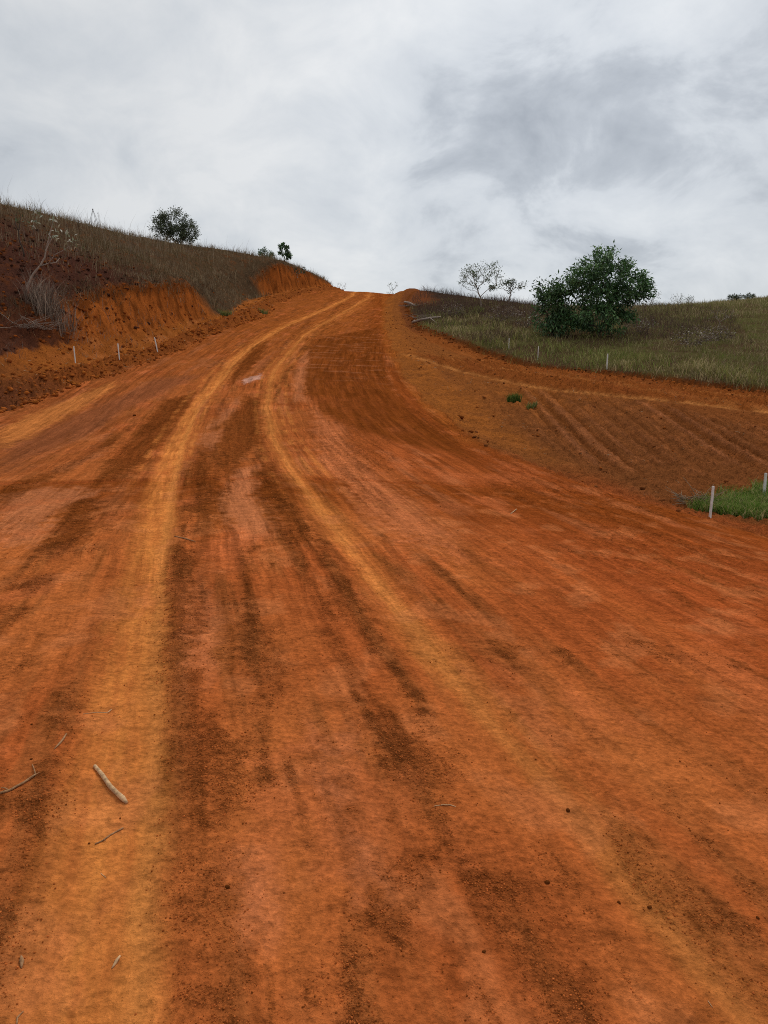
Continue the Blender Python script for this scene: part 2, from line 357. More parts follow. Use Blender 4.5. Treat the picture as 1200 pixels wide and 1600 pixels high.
# lug marks
ang = x * 0.55 + yv * 0.83 + 0.25 * np.sin(x * 2.1) + 0.12 * n_med
lugm = sstep(0.1, 0.45, vnoise(x * 0.5 + 7, yv * 0.4, 77) + 0.3) * sstep(5.5, 8, yv) * (1 - sstep(20, 30, yv)) * sstep(0.3, 1.0, off(T2, x, yv)) * (1 - damp)
lug = np.sin(ang * 2 * math.pi / 0.21 + 2.2 * n_fin) * lugm
lugE = np.sin((yv * 0.9 + x * 0.35) * 2 * math.pi / 0.26) * trk(E1, 0.34, 0.3, 0.05, 0.1) * sstep(9, 11, yv)
# dozer furrows in the basin
fa = survey(985, 630); fb = survey(1095, 706); fl = math.hypot(fb[0] - fa[0], fb[1] - fa[1])
fdir = (-(fb[1] - fa[1]) * x + (fb[0] - fa[0]) * yv) / fl
lg = off(LG, x, yv) * 0.45 + 0.10 * n_med + 0.05 * n_fin; lh = off(LH, x, yv) * 0.45 + 0.08 * n_med
in_lg = sstep(15, 18, yv) * (1 - sstep(33, 36, yv)) * (q > C_RIGHT + 0.3) * (q < C_SCARP + 0.3)
furm = (1 - sstep(-0.35, -0.1, lg)) * m_basin * sstep(14.5, 18.0, yv + n_med) * (1 - sstep(25, 30, yv)) * sstep(2.8, 4.6, x + n_med)
fph = fdir * 2 * math.pi / 0.5 + 0.8 * n_big + 0.35 * n_med + 2.4 * vnoise(fdir * 0.9, x * 0.06, 90)
fur = (np.sin(fph) + 0.35 * np.sin(2.3 * fph + 1)) * furm * (0.45 + 0.55 * sstep(-0.45, 0.3, vnoise(fdir * 0.9, x * 0.18, 88) + 0.2 * n_med))

dz = m_road * (0.022 * n_big + 0.012 * n_med + 0.006 * n_fin + 0.0015 * n_gr + 0.012 * n_st2 * sstep(3, 8, yv)
               - 0.018 * t1 - 0.016 * t2 - 0.02 * e1 + crumb * (0.006 + 0.007 * n_gr + 0.006 * n_fin) + 0.014 * lug + 0.014 * lugE)
lump = np.abs(fbm(x * 2.6, yv * 2.6, 4, 61)); lump2 = np.abs(fbm(x * 6.1, yv * 6.1, 3, 71))
dz += m_berm * (0.30 * (lump - 0.25) + 0.26 * (lump2 - 0.25) + 0.15 * n_big + 0.1 * n_med)
dz += m_shelf * (0.12 * n_med + 0.06 * n_fin)
dz += m_hillL * (0.16 * n_big + 0.10 * n_med + 0.10 * n_fin * (1 - sstep(45, 60, yv)))
dz += m_bank * (0.12 * n_med + 0.14 * fbm(x * 1.7, yv * 1.3, 4, 81) + 0.10 * n_fin + 0.14 * (lump2 - 0.25) + 0.14 * (lump - 0.25))
dz += m_toe * (0.06 * n_med + 0.14 * (lump - 0.2) + 0.10 * (lump2 - 0.2)) + m_basin * (0.06 * n_big + 0.07 * n_med + 0.13 * (lump2 - 0.2) + 0.08 * n_fin + 0.055 * fur)
dz += m_bench * (0.06 * n_med + 0.09 * (lump2 - 0.2) - 0.05 * np.exp(-((q - C_BENCH - 0.02) / 0.12) ** 2) - 0.04 * np.exp(-((q - C_BENCH - 0.5) / 0.1) ** 2))
dz += in_lg * (0.09 * sstep(-0.12, 0.08, lg) - 0.05 * np.exp(-((lg - 0.02) / 0.08) ** 2) - 0.05 * np.exp(-(lh / 0.09) ** 2) + 0.22 * (lump2 - 0.2) * sstep(0.0, 0.3, lg))
dz += m_scarp * (0.22 * (lump - 0.25) + 0.14 * (lump2 - 0.25)) + m_turf * (0.12 * n_big + 0.07 * n_med)
zf = z + dz
GZ = zf.reshape(X.shape)


def stand(xx, yy):
    """height of the finished terrain, bilinear on the grid (arrays)"""
    xx = np.atleast_1d(np.asarray(xx, float)); yy = np.atleast_1d(np.asarray(yy, float))
    r = np.clip(np.searchsorted(rows, yy) - 1, 0, len(rows) - 2)
    fy = np.clip((yy - rows[r]) / (rows[r + 1] - rows[r]), 0, 1)
    res = np.empty(len(xx))
    for s in range(0, len(xx), 20000):
        sl_ = slice(s, s + 20000)
        zz = []
        for rr in (r[sl_], r[sl_] + 1):
            Xr = X[rr]; c = np.clip((Xr < xx[sl_, None]).sum(1) - 1, 0, X.shape[1] - 2); a = np.arange(len(rr))
            f = np.clip((xx[sl_] - Xr[a, c]) / (Xr[a, c + 1] - Xr[a, c]), 0, 1)
            zz.append(GZ[rr, c] * (1 - f) + GZ[rr, c + 1] * f)
        res[sl_] = zz[0] * (1 - fy[sl_]) + zz[1] * fy[sl_]
    return res


# ---------------------------------------------------------------- soil and turf colours (albedo)
def C(r, g, b): return np.array([r, g, b], np.float32)


def s2l(r, g, b):
    f = lambda c: ((c / 255 + 0.055) / 1.055) ** 2.4 if c > 10 else c / 255 / 12.92
    return C(f(r), f(g), f(b))


def over(base, col, m): return base + (col[None] - base) * np.clip(m, 0, 1)[:, None]


GAIN = 1.21
c_red = s2l(172, 94, 46) * GAIN; c_ochre = s2l(196, 118, 56) * GAIN; c_dark = s2l(112, 60, 26) * GAIN
c_deep = s2l(152, 73, 34) * GAIN; c_pale = s2l(170, 102, 64) * GAIN; c_damp = s2l(112, 56, 19) * GAIN
c_bank = s2l(154, 84, 36) * GAIN; c_basin = s2l(120, 70, 37) * GAIN; c_berm = s2l(130, 70, 32) * GAIN
c_hill = s2l(72, 44, 34) * GAIN; c_dry = s2l(78, 60, 43) * GAIN; c_green = s2l(84, 78, 46) * GAIN; c_edge = s2l(160, 92, 38) * GAIN
c_grey = s2l(128, 92, 76) * GAIN

col = np.repeat(c_red[None], len(x), 0)
col = over(col, c_deep, sstep(0.2, 2.6, off(T2, x, yv) + 0.8 * n_st) * 0.95)
col = over(col, c_deep, 0.65 * sstep(-0.3, 0.4, n_big + 0.6 * n_st))
col = over(col, s2l(140, 74, 36) * GAIN, 0.5 * sstep(6, 14, yv))
col = over(col, s2l(132, 68, 30) * GAIN, 0.55 * sstep(0.05, 0.5, n_st2 * 0.7 + 0.5 * n_st + 0.2 * n_fin))
col = over(col, s2l(150, 86, 44) * GAIN, 0.6 * sstep(-0.1, 0.4, n_st2 + 0.3 * n_med) * (1 - sstep(0, 2.0, off(T2, x, yv))))
col = over(col, s2l(128, 70, 36) * GAIN, 0.55 * sstep(0.5, 3.0, -off(T1, x, yv) + 1.2 * n_st) * sstep(6, 11, yv) * (0.5 + 0.5 * sstep(-0.3, 0.3, n_st2)))
col = over(col, s2l(134, 72, 28) * GAIN, 0.65 * sstep(20, 45, yv + 4 * n_st))
col = over(col, s2l(120, 58, 20) * GAIN, 0.75 * sstep(-2.0, -0.3, off(E1, x, yv) + 0.9 * n_st + 0.4 * n_st2) * sstep(7, 10, yv))
col = over(col, c_pale, 0.75 * pale * (1 - 0.5 * sstep(30, 50, yv)))
col = over(col, s2l(176, 94, 52) * GAIN, 0.5 * sstep(0.15, 0.5, fbm(x * 1.1 + 9, yv * 0.7, 3, 55) + 0.25 * n_fin))
col = over(col, s2l(124, 70, 42) * GAIN, 0.8 * mauve); col = over(col, s2l(180, 108, 54) * GAIN, 0.8 * strip)
col = over(col, s2l(182, 104, 62) * GAIN, 0.85 * salmon); col = over(col, c_damp * 1.15, 0.6 * dark_far)
col = over(col, s2l(206, 158, 138) * GAIN, 0.7 * painted_sheen)  # sheen of the compacted surface painted into the road colour
col = over(col, c_damp * 0.9, 0.9 * damp * np.clip(0.85 + 0.5 * n_st2 + 0.3 * n_med, 0, 1))
col = over(col, c_pale * 0.75, 0.6 * damp * sstep(0.12, 0.35, fbm(x * 0.7, yv * 2.4, 4, 221)) * sstep(24, 30, yv))
col = over(col, c_dark * 0.8, 0.5 * damp * sstep(0.05, 0.4, n_fin * 0.5 + n_st3 * 0.6))
col = over(col, c_edge, 0.6 * e1 * sstep(15, 19, yv) * np.clip(0.6 + 0.7 * n_st2 + 0.5 * n_med, 0, 1))
col = over(col, c_deep, 0.45 * trk(E1, 0.5, 0.6) * (1 - sstep(13, 17, yv)))
tv = np.clip(0.62 + 0.55 * n_st3 + 0.30 * n_med + 0.25 * n_fin, 0.15, 1)
col = over(col, c_ochre, np.maximum(t1, 0.85 * t2) * tv)
col = over(col, c_deep, 0.30 * t1 * sstep(0.15, 0.5, fbm(xa * 9, yv * 0.6, 3, 231)))
col = over(col, s2l(196, 124, 62) * GAIN, 0.5 * trk((T1[0], T1[1] + 0.13), 0.05, 0.9, 0.05, 0.8) + 0.35 * trk((T2[0], T2[1] - 0.02), 0.05, 0.9, 0.05, 0.8))
col = over(col, c_damp, 0.40 * sstep(0.12, 0.5, n_st3 * 0.7 + n_st2 * 0.5 + 0.2 * n_fin) * (1 - t1) * (1 - 0.5 * t2))
col = over(col, c_dark, 0.32 * crumb * (1 - 0.6 * damp))
thin = np.maximum.reduce([trk((T2[0], T2[1] + o_), 0.05, 0.8, 0.04, 0.5) for o_ in (-0.34, 0.30, 0.52)] + [trk((T1[0], T1[1] + o_), 0.05, 0.8, 0.04, 0.5) for o_ in (-0.42, 0.33)])
col = over(col, c_ochre, 0.45 * thin * sstep(8, 14, yv) * (1 - damp) * sstep(-0.3, 0.2, n_med))
col = over(col, s2l(184, 108, 62) * GAIN, 0.42 * sstep(0.08, 0.36, fbm(x * 2.3, yv * 1.7, 4, 211)) * (1 - crumb) * (1 - damp) * (1 - sstep(8, 14, yv)))
col = over(col, c_damp, 0.45 * sstep(0.15, 0.9, lug) * lugm)
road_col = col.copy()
c2_ = np.repeat(c_berm[None], len(x), 0)
c2_ = over(c2_, c_edge * 0.9, 0.5 * m_shelf + 0.35 * sstep(0.0, 0.4, n_med))
c2_ = over(c2_, s2l(172, 102, 56) * GAIN, 0.5 * m_shelf * sstep(26, 30, yv) * sstep(0, 0.3, n_st + 0.4 * n_med))
c2_ = over(c2_, c_hill, np.clip(m_shelf + 0.8 * m_berm, 0, 1) * (1 - sstep(21, 27, yv + 1.5 * n_med)) * 0.8)
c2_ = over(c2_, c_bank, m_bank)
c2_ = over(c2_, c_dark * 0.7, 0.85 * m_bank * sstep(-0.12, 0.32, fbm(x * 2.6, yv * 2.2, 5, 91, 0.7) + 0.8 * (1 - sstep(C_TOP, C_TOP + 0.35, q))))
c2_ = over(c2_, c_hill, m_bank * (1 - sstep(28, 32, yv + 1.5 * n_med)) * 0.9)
hillc = over(np.repeat(c_dry[None], len(x), 0), c_hill, np.clip(1.25 * (1 - sstep(33, 44, yv + 3 * n_big)) + 0.3 * sstep(0.1, 0.5, n_big), 0, 1))
hillc = over(hillc, c_dark * 0.8, 0.45 * sstep(0.1, 0.5, n_med + 0.5 * n_fin))
hillc = over(hillc, c_green, 0.35 * sstep(0.1, 0.6, n_big) * sstep(45, 60, yv))
c2_ = c2_ + (hillc - c2_) * m_hillL[:, None]
c3 = np.repeat(c_basin[None], len(x), 0)
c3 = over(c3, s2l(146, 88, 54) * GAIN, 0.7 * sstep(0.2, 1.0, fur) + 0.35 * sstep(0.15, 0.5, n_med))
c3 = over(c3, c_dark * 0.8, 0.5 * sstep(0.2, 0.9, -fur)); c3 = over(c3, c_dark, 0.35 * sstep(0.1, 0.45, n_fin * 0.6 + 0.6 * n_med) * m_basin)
c3 = over(c3, c_edge, (0.8 * m_toe * sstep(14, 21, yv + 1.5 * n_med) + 0.45 * m_basin * sstep(18, 26, yv + 2.5 * n_med - 0.6 * np.maximum(x - 3, 0))) * np.clip(0.7 + 0.6 * n_med + 0.6 * n_fin, 0, 1))
c3 = over(c3, c_deep, 0.6 * m_toe * (1 - sstep(14, 17, yv)))
c_bench = s2l(138, 75, 33) * GAIN
c3 = over(c3, c_bench, 0.9 * m_bench); c3 = over(c3, s2l(112, 64, 36) * GAIN, 0.85 * m_bench * sstep(42, 52, yv + 2 * n_med))
c3 = over(c3, c_bench, 0.85 * in_lg * sstep(-0.05, 0.12, lg)); c3 = over(c3, c_basin, 0.7 * in_lg * (1 - sstep(-0.1, 0.05, lg)) * m_bench)
c3 = over(c3, c_dark, 0.55 * in_lg * sstep(0.05, 0.25, lg) * sstep(-0.15, 0.3, 0.5 * n_med + 0.6 * n_fin + 0.3 * fbm(x * 3, yv * 1.2, 3, 241)))
c3 = over(c3, s2l(132, 70, 34) * GAIN, 0.6 * in_lg * sstep(0.0, 0.2, lg) * sstep(-0.2, 0.3, fbm(fdir * 1.5, x * 0.4, 3, 243)))
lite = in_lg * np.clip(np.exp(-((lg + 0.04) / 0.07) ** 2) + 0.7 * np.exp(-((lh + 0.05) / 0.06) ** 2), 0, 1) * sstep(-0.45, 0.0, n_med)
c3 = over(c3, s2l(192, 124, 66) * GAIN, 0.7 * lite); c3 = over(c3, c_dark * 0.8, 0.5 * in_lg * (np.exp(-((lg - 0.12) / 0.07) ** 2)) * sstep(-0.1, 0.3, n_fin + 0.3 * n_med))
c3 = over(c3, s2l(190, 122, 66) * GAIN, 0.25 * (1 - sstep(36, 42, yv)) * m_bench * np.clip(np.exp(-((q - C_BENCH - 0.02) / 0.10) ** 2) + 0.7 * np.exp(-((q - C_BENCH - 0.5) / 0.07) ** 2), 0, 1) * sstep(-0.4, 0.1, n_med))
c3 = over(c3, c_dark, 0.5 * m_bench * sstep(0.15, 0.45, n_med * 0.5 + n_fin * 0.6))
c3 = over(c3, c_dark * 0.8, 0.8 * m_scarp)
turfc = over(np.repeat(c_dry[None], len(x), 0), c_green, sstep(-0.15, 0.35, n_big + 0.3 * n_med))
turfc = over(turfc, s2l(62, 46, 37) * GAIN, 0.9 * sstep(47, 56, yv + 3 * n_big) * (1 - sstep(14, 26, x)))
turfc = over(turfc, s2l(120, 66, 36) * GAIN, 0.8 * sstep(60, 68, yv) * (1 - sstep(3.5, 5.2, x + n_med)))
c3 = c3 + (turfc - c3) * m_turf[:, None]
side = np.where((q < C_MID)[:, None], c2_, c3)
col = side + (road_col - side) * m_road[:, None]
col = col * (1 + 0.10 * n_med + 0.10 * n_fin)[:, None]
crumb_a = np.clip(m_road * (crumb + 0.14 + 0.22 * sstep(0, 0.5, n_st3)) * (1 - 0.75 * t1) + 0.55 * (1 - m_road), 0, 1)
frl = ((fb[0] - fa[0]) * x + (fb[1] - fa[1]) * yv) / fl
w_b = np.clip(m_basin + m_toe + m_bench, 0, 1)
trk_x = np.where(m_road > 0.5, xa + 0.05 * n_med, np.where(q > C_MID, fdir * 0.8 + 0.05 * n_med, x)).astype(np.float32)
trk_y = np.where(m_road > 0.5, yv, np.where(q > C_MID, frl, yv)).astype(np.float32)
streak_a = np.clip(m_road * (0.42 + 0.58 * sstep(3.0, 7.5, yv)) * (1 - 0.35 * crumb) * (0.55 + 0.45 * sstep(-0.3, 0.3, n_big)) + 0.9 * furm * sstep(-0.4, 0.2, n_med) + 0.25 * m_bench, 0, 1)
comp_a = np.clip(m_road * (0.55 * pale + 0.5 * t1 + 0.4 * t2 + 0.35) * (1 - crumb), 0, 1)


# ---------------------------------------------------------------- materials
def new_mat(name):
    m = bpy.data.materials.new(name); m.use_nodes = True
    t = m.node_tree; t.nodes.clear()
    o = t.nodes.new('ShaderNodeOutputMaterial'); b = t.nodes.new('ShaderNodeBsdfPrincipled'); t.links.new(b.outputs[0], o.inputs[0])
    return m, t, b


def node(t, kind, **kw):
    n = t.nodes.new(kind)
    for k_, v in kw.items():
        if k_ in n.inputs: n.inputs[k_].default_value = v
        else: setattr(n, k_, v)
    return n


def soil_material():
    m, t, b = new_mat('soil')
    tc = node(t, 'ShaderNodeTexCoord')
    a = node(t, 'ShaderNodeAttribute', attribute_name='soil'); cr_ = node(t, 'ShaderNodeAttribute', attribute_name='crumb'); cp = node(t, 'ShaderNodeAttribute', attribute_name='compact')
    n1 = node(t, 'ShaderNodeTexNoise', Scale=38.0, Detail=6.0, Roughness=0.68); t.links.new(tc.outputs['Object'], n1.inputs[0])
    n2 = node(t, 'ShaderNodeTexNoise', Scale=9.0, Detail=6.0, Roughness=0.6, Distortion=0.4); t.links.new(tc.outputs['Object'], n2.inputs[0])
    vor = node(t, 'ShaderNodeTexVoronoi', Scale=85.0); t.links.new(tc.outputs['Object'], vor.inputs[0])
    def mth(op, a_, b_=None, c_=None):
        n = node(t, 'ShaderNodeMath', operation=op)
        for i, v in enumerate((a_, b_, c_)):
            if v is None: continue
            if isinstance(v, (int, float)): n.inputs[i].default_value = v
            else: t.links.new(v, n.inputs[i])
        return n.outputs[0]
    mr = node(t, 'ShaderNodeMapRange'); mr.inputs[1].default_value = 0.3; mr.inputs[2].default_value = 0.7; mr.inputs[3].default_value = 0.64; mr.inputs[4].default_value = 1.36
    t.links.new(n1.outputs[0], mr.inputs[0])
    mr2 = node(t, 'ShaderNodeMapRange'); mr2.inputs[1].default_value = 0.3; mr2.inputs[2].default_value = 0.7; mr2.inputs[3].default_value = 0.86; mr2.inputs[4].default_value = 1.14
    t.links.new(n2.outputs[0], mr2.inputs[0])
    f = mth('MULTIPLY', mr.outputs[0], mr2.outputs[0])
    # damp crumbs and painted shade of pits, thickest where the crumb mask is high
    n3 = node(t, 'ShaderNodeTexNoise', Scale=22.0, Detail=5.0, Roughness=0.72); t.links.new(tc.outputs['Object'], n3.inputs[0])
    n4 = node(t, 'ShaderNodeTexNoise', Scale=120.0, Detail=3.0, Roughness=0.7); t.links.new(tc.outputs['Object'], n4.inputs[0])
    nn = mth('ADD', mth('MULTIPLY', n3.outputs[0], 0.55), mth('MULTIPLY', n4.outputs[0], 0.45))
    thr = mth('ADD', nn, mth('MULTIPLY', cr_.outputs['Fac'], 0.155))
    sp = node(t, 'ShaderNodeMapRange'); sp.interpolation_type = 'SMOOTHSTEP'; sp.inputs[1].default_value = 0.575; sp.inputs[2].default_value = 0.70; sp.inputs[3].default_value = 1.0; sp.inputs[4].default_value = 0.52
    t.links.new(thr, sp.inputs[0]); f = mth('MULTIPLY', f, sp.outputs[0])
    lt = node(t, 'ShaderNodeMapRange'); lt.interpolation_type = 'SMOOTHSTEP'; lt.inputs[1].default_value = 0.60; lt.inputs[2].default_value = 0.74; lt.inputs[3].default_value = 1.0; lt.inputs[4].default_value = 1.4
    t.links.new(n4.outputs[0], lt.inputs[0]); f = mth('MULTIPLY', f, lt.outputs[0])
    # shaded relief painted as flecks a hand wide, drawn out across the road, and broad mottling
    mp = node(t, 'ShaderNodeMapping'); mp.inputs['Scale'].default_value = (1.0, 2.0, 1.0); mp.inputs['Rotation'].default_value = (0, 0, 0.25); t.links.new(tc.outputs['Object'], mp.inputs[0])
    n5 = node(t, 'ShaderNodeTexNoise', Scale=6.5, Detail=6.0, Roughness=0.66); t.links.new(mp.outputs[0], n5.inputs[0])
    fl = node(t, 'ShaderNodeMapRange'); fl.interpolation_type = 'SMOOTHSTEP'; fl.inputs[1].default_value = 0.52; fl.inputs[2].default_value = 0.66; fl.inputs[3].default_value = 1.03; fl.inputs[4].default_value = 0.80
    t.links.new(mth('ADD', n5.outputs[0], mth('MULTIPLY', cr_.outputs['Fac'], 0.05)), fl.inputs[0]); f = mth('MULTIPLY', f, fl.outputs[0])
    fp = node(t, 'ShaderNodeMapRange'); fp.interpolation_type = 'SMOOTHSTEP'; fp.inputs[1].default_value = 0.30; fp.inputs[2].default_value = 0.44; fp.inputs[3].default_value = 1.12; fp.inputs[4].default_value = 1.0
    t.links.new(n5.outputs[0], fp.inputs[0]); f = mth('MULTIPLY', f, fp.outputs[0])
    # lines dragged along the direction of travel: dust, damp soil and scraped earth
    ax_ = node(t, 'ShaderNodeAttribute', attribute_name='trackx'); ay_ = node(t, 'ShaderNodeAttribute', attribute_name='tracky'); as_ = node(t, 'ShaderNodeAttribute', attribute_name='streak')
    def lines(kx, ky, det, lo, hi, seed):
        cv = node(t, 'ShaderNodeCombineXYZ'); t.links.new(mth('MULTIPLY', ax_.outputs['Fac'], kx), cv.inputs[0]); t.links.new(mth('MULTIPLY', ay_.outputs['Fac'], ky), cv.inputs[1]); cv.inputs[2].default_value = seed
        n_ = node(t, 'ShaderNodeTexNoise', Scale=1.0, Detail=det, Roughness=0.6, Distortion=0.3); t.links.new(cv.outputs[0], n_.inputs[0])
        r_ = node(t, 'ShaderNodeMapRange'); r_.interpolation_type = 'SMOOTHSTEP'; r_.inputs[1].default_value = 0.36; r_.inputs[2].default_value = 0.64; r_.inputs[3].default_value = lo; r_.inputs[4].default_value = hi
        t.links.new(n_.outputs[0], r_.inputs[0]); return r_.outputs[0], n_.outputs[0]
    l1_, h_a = lines(7.0, 0.30, 5.0, 0.78, 1.22, 1.3); l2_, h_b = lines(21.0, 0.9, 4.0, 0.86, 1.16, 7.7)
    lf = mth('MULTIPLY', l1_, l2_)
    f = mth('MULTIPLY', f, mth('ADD', 1.0, mth('MULTIPLY', as_.outputs['Fac'], mth('SUBTRACT', lf, 1.0))))
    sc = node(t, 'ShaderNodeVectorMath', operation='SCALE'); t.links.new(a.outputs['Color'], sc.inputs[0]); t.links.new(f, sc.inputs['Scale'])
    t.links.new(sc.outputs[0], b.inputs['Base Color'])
    rg = mth('MULTIPLY_ADD', cp.outputs['Fac'], -0.22, 0.95); t.links.new(rg, b.inputs['Roughness'])
    b.inputs['Specular IOR Level'].default_value = 0.0
    # fine relief: grains and crumbs
    h1 = mth('MULTIPLY', n1.outputs[0], mth('MULTIPLY_ADD', cr_.outputs['Fac'], 0.022, 0.016))
    h2 = mth('MULTIPLY', mth('SUBTRACT', 0.6, vor.outputs['Distance']), mth('MULTIPLY', cr_.outputs['Fac'], 0.012))
    h3 = mth('ADD', mth('MULTIPLY', n2.outputs[0], 0.02), mth('MULTIPLY', n5.outputs[0], 0.006))
    h4 = mth('MULTIPLY', as_.outputs['Fac'], mth('ADD', mth('MULTIPLY', h_a, 0.05), mth('MULTIPLY', h_b, 0.02)))
    hh = mth('ADD', mth('ADD', h1, h2), mth('ADD', h3, h4))
    bp = node(t, 'ShaderNodeBump', Strength=0.85, Distance=1.0); t.links.new(hh, bp.inputs['Height']); t.links.new(bp.outputs[0], b.inputs['Normal'])
    return m


def attr_material(name, rough=0.8, spec=0.2, noise=0.0, scale=8.0, trans=0.0, bump=0.0):
    m, t, b = new_mat(name)
    a = node(t, 'ShaderNodeAttribute', attribute_name='tint')
    src = a.outputs['Color']
    if noise:
        tc = node(t, 'ShaderNodeTexCoord'); n1 = node(t, 'ShaderNodeTexNoise', Scale=scale, Detail=6.0, Roughness=0.65); t.links.new(tc.outputs['Object'], n1.inputs[0])
        mr = node(t, 'ShaderNodeMapRange'); mr.inputs[1].default_value = 0.3; mr.inputs[2].default_value = 0.7; mr.inputs[3].default_value = 1 - noise; mr.inputs[4].default_value = 1 + noise
        t.links.new(n1.outputs[0], mr.inputs[0])
        sc = node(t, 'ShaderNodeVectorMath', operation='SCALE'); t.links.new(src, sc.inputs[0]); t.links.new(mr.outputs[0], sc.inputs['Scale']); src = sc.outputs[0]
        if bump:
            bp = node(t, 'ShaderNodeBump', Strength=bump, Distance=0.01); t.links.new(n1.outputs[0], bp.inputs['Height']); t.links.new(bp.outputs[0], b.inputs['Normal'])
    t.links.new(src, b.inputs['Base Color']); b.inputs['Roughness'].default_value = rough; b.inputs['Specular IOR Level'].default_value = spec
    if trans:
        tr = node(t, 'ShaderNodeBsdfTranslucent'); t.links.new(src, tr.inputs[0])
        mx = node(t, 'ShaderNodeMixShader'); mx.inputs[0].default_value = trans
        t.links.new(b.outputs[0], mx.inputs[1]); t.links.new(tr.outputs[0], mx.inputs[2])
        o = [n for n in t.nodes if n.type == 'OUTPUT_MATERIAL'][0]; t.links.new(mx.outputs[0], o.inputs[0])
    return m


def wood_material(name, c1_, c2__, scale=(30, 30, 4), rough=0.75):
    m, t, b = new_mat(name)
    tc = node(t, 'ShaderNodeTexCoord'); mp = node(t, 'ShaderNodeMapping'); mp.inputs['Scale'].default_value = scale; t.links.new(tc.outputs['Object'], mp.inputs[0])
    n1 = node(t, 'ShaderNodeTexNoise', Scale=1.0, Detail=8.0, Roughness=0.7); t.links.new(mp.outputs[0], n1.inputs[0])
    rp = node(t, 'ShaderNodeValToRGB'); rp.color_ramp.elements[0].position = 0.35; rp.color_ramp.elements[1].position = 0.62
    rp.color_ramp.elements[0].color = (*c1_, 1); rp.color_ramp.elements[1].color = (*c2__, 1)
    t.links.new(n1.outputs[0], rp.inputs[0]); t.links.new(rp.outputs[0], b.inputs['Base Color']); b.inputs['Roughness'].default_value = rough; b.inputs['Specular IOR Level'].default_value = 0.05
    bp = node(t, 'ShaderNodeBump', Strength=0.4, Distance=0.004); t.links.new(n1.outputs[0], bp.inputs['Height']); t.links.new(bp.outputs[0], b.inputs['Normal'])
    return m


M_SOIL = soil_material()
M_BLADE = attr_material('dry_blade', 0.9, 0.0, trans=0.25)
M_LEAF = attr_material('leaf', 0.55, 0.3, trans=0.22)
M_CLOD = attr_material('clod', 0.95, 0.0, noise=0.25, scale=40, bump=0.6)
M_BARK = wood_material('bark', (0.035, 0.025, 0.018), (0.11, 0.085, 0.065))
M_GREYBARK = wood_material('pale_bark', (0.15, 0.11, 0.085), (0.38, 0.29, 0.225))
M_DEADBARK = wood_material('dead_bark', (0.07, 0.05, 0.04), (0.17, 0.125, 0.10))
M_STAKE = wood_material('painted_stake', (0.55, 0.52, 0.46), (0.82, 0.80, 0.75), (30, 30, 7), 0.7)
M_STICK = wood_material('weathered_wood', (0.27, 0.16, 0.085), (0.74, 0.46, 0.24), (38, 38, 38))
M_TWIG = wood_material('twig_wood', (0.20, 0.10, 0.045), (0.46, 0.25, 0.12), (60, 60, 60))


# ---------------------------------------------------------------- mesh helpers
def fast_mesh(name, verts, loops, sizes, mat, parent=None, smooth=False, attrs=None):
    me = bpy.data.meshes.new(name)
    verts = np.ascontiguousarray(verts, np.float32); loops = np.ascontiguousarray(loops, np.int32).ravel(); sizes = np.ascontiguousarray(sizes, np.int32)
    me.vertices.add(len(verts)); me.vertices.foreach_set('co', verts.ravel())
    if len(loops): me.loops.add(len(loops)); me.loops.foreach_set('vertex_index', loops)
    if len(sizes):
        me.polygons.add(len(sizes)); st = np.concatenate([[0], np.cumsum(sizes)[:-1]]).astype(np.int32)
        me.polygons.foreach_set('loop_start', st); me.polygons.foreach_set('loop_total', sizes)
    if smooth: me.polygons.foreach_set('use_smooth', np.ones(len(sizes), bool))
    for an, (typ, data) in (attrs or {}).items():
        at_ = me.attributes.new(an, typ, 'POINT')
        if typ == 'FLOAT_COLOR':
            d4_ = np.ones((len(verts), 4), np.float32); d4_[:, :3] = data; at_.data.foreach_set('color', d4_.ravel())
        else: at_.data.foreach_set('value', np.ascontiguousarray(data, np.float32))
    me.update(calc_edges=True)
    me.materials.append(mat)
    o = bpy.data.objects.new(name, me); COL.objects.link(o)
    if parent: o.parent = parent
    return o


def tag(o, label=None, cat=None, group=None, kind=None):
    if label: o['label'] = label
    if cat: o['category'] = cat
    if group: o['group'] = group
    if kind: o['kind'] = kind
    return o


def empty(name, loc):
    o = bpy.data.objects.new(name, None); COL.objects.link(o); o.location = loc; o.empty_display_size = 0.2; return o


# ---------------------------------------------------------------- terrain meshes (one lofted sheet, cut along its zone lines)
nr, nc = X.shape
VV = np.stack([x, yv, zf], 1)
gx = np.stack([np.gradient(X, axis=1), np.gradient(Yg, axis=1), np.gradient(GZ, axis=1)], -1)
gy = np.stack([np.gradient(X, axis=0), np.gradient(Yg, axis=0), np.gradient(GZ, axis=0)], -1)
NRM = np.cross(gx, gy).reshape(-1, 3); NRM /= np.linalg.norm(NRM, axis=1)[:, None]
idx = np.arange(nr * nc).reshape(nr, nc)
quads = np.stack([idx[:-1, :-1], idx[:-1, 1:], idx[1:, 1:], idx[1:, :-1]], -1).reshape(-1, 4)
qc = q[quads].mean(1) + 0.08 * n_med[quads[:, 0]]
ZONES = [('hillside_left', -9, C_TOP), ('cut_bank', C_TOP, C_FOOT), ('road_verge', C_FOOT, C_LEFT), ('dirt_road', C_LEFT, C_RIGHT),
         ('earth_basin', C_RIGHT, C_TURF - 0.3), ('hillside_right', C_TURF - 0.3, 99)]
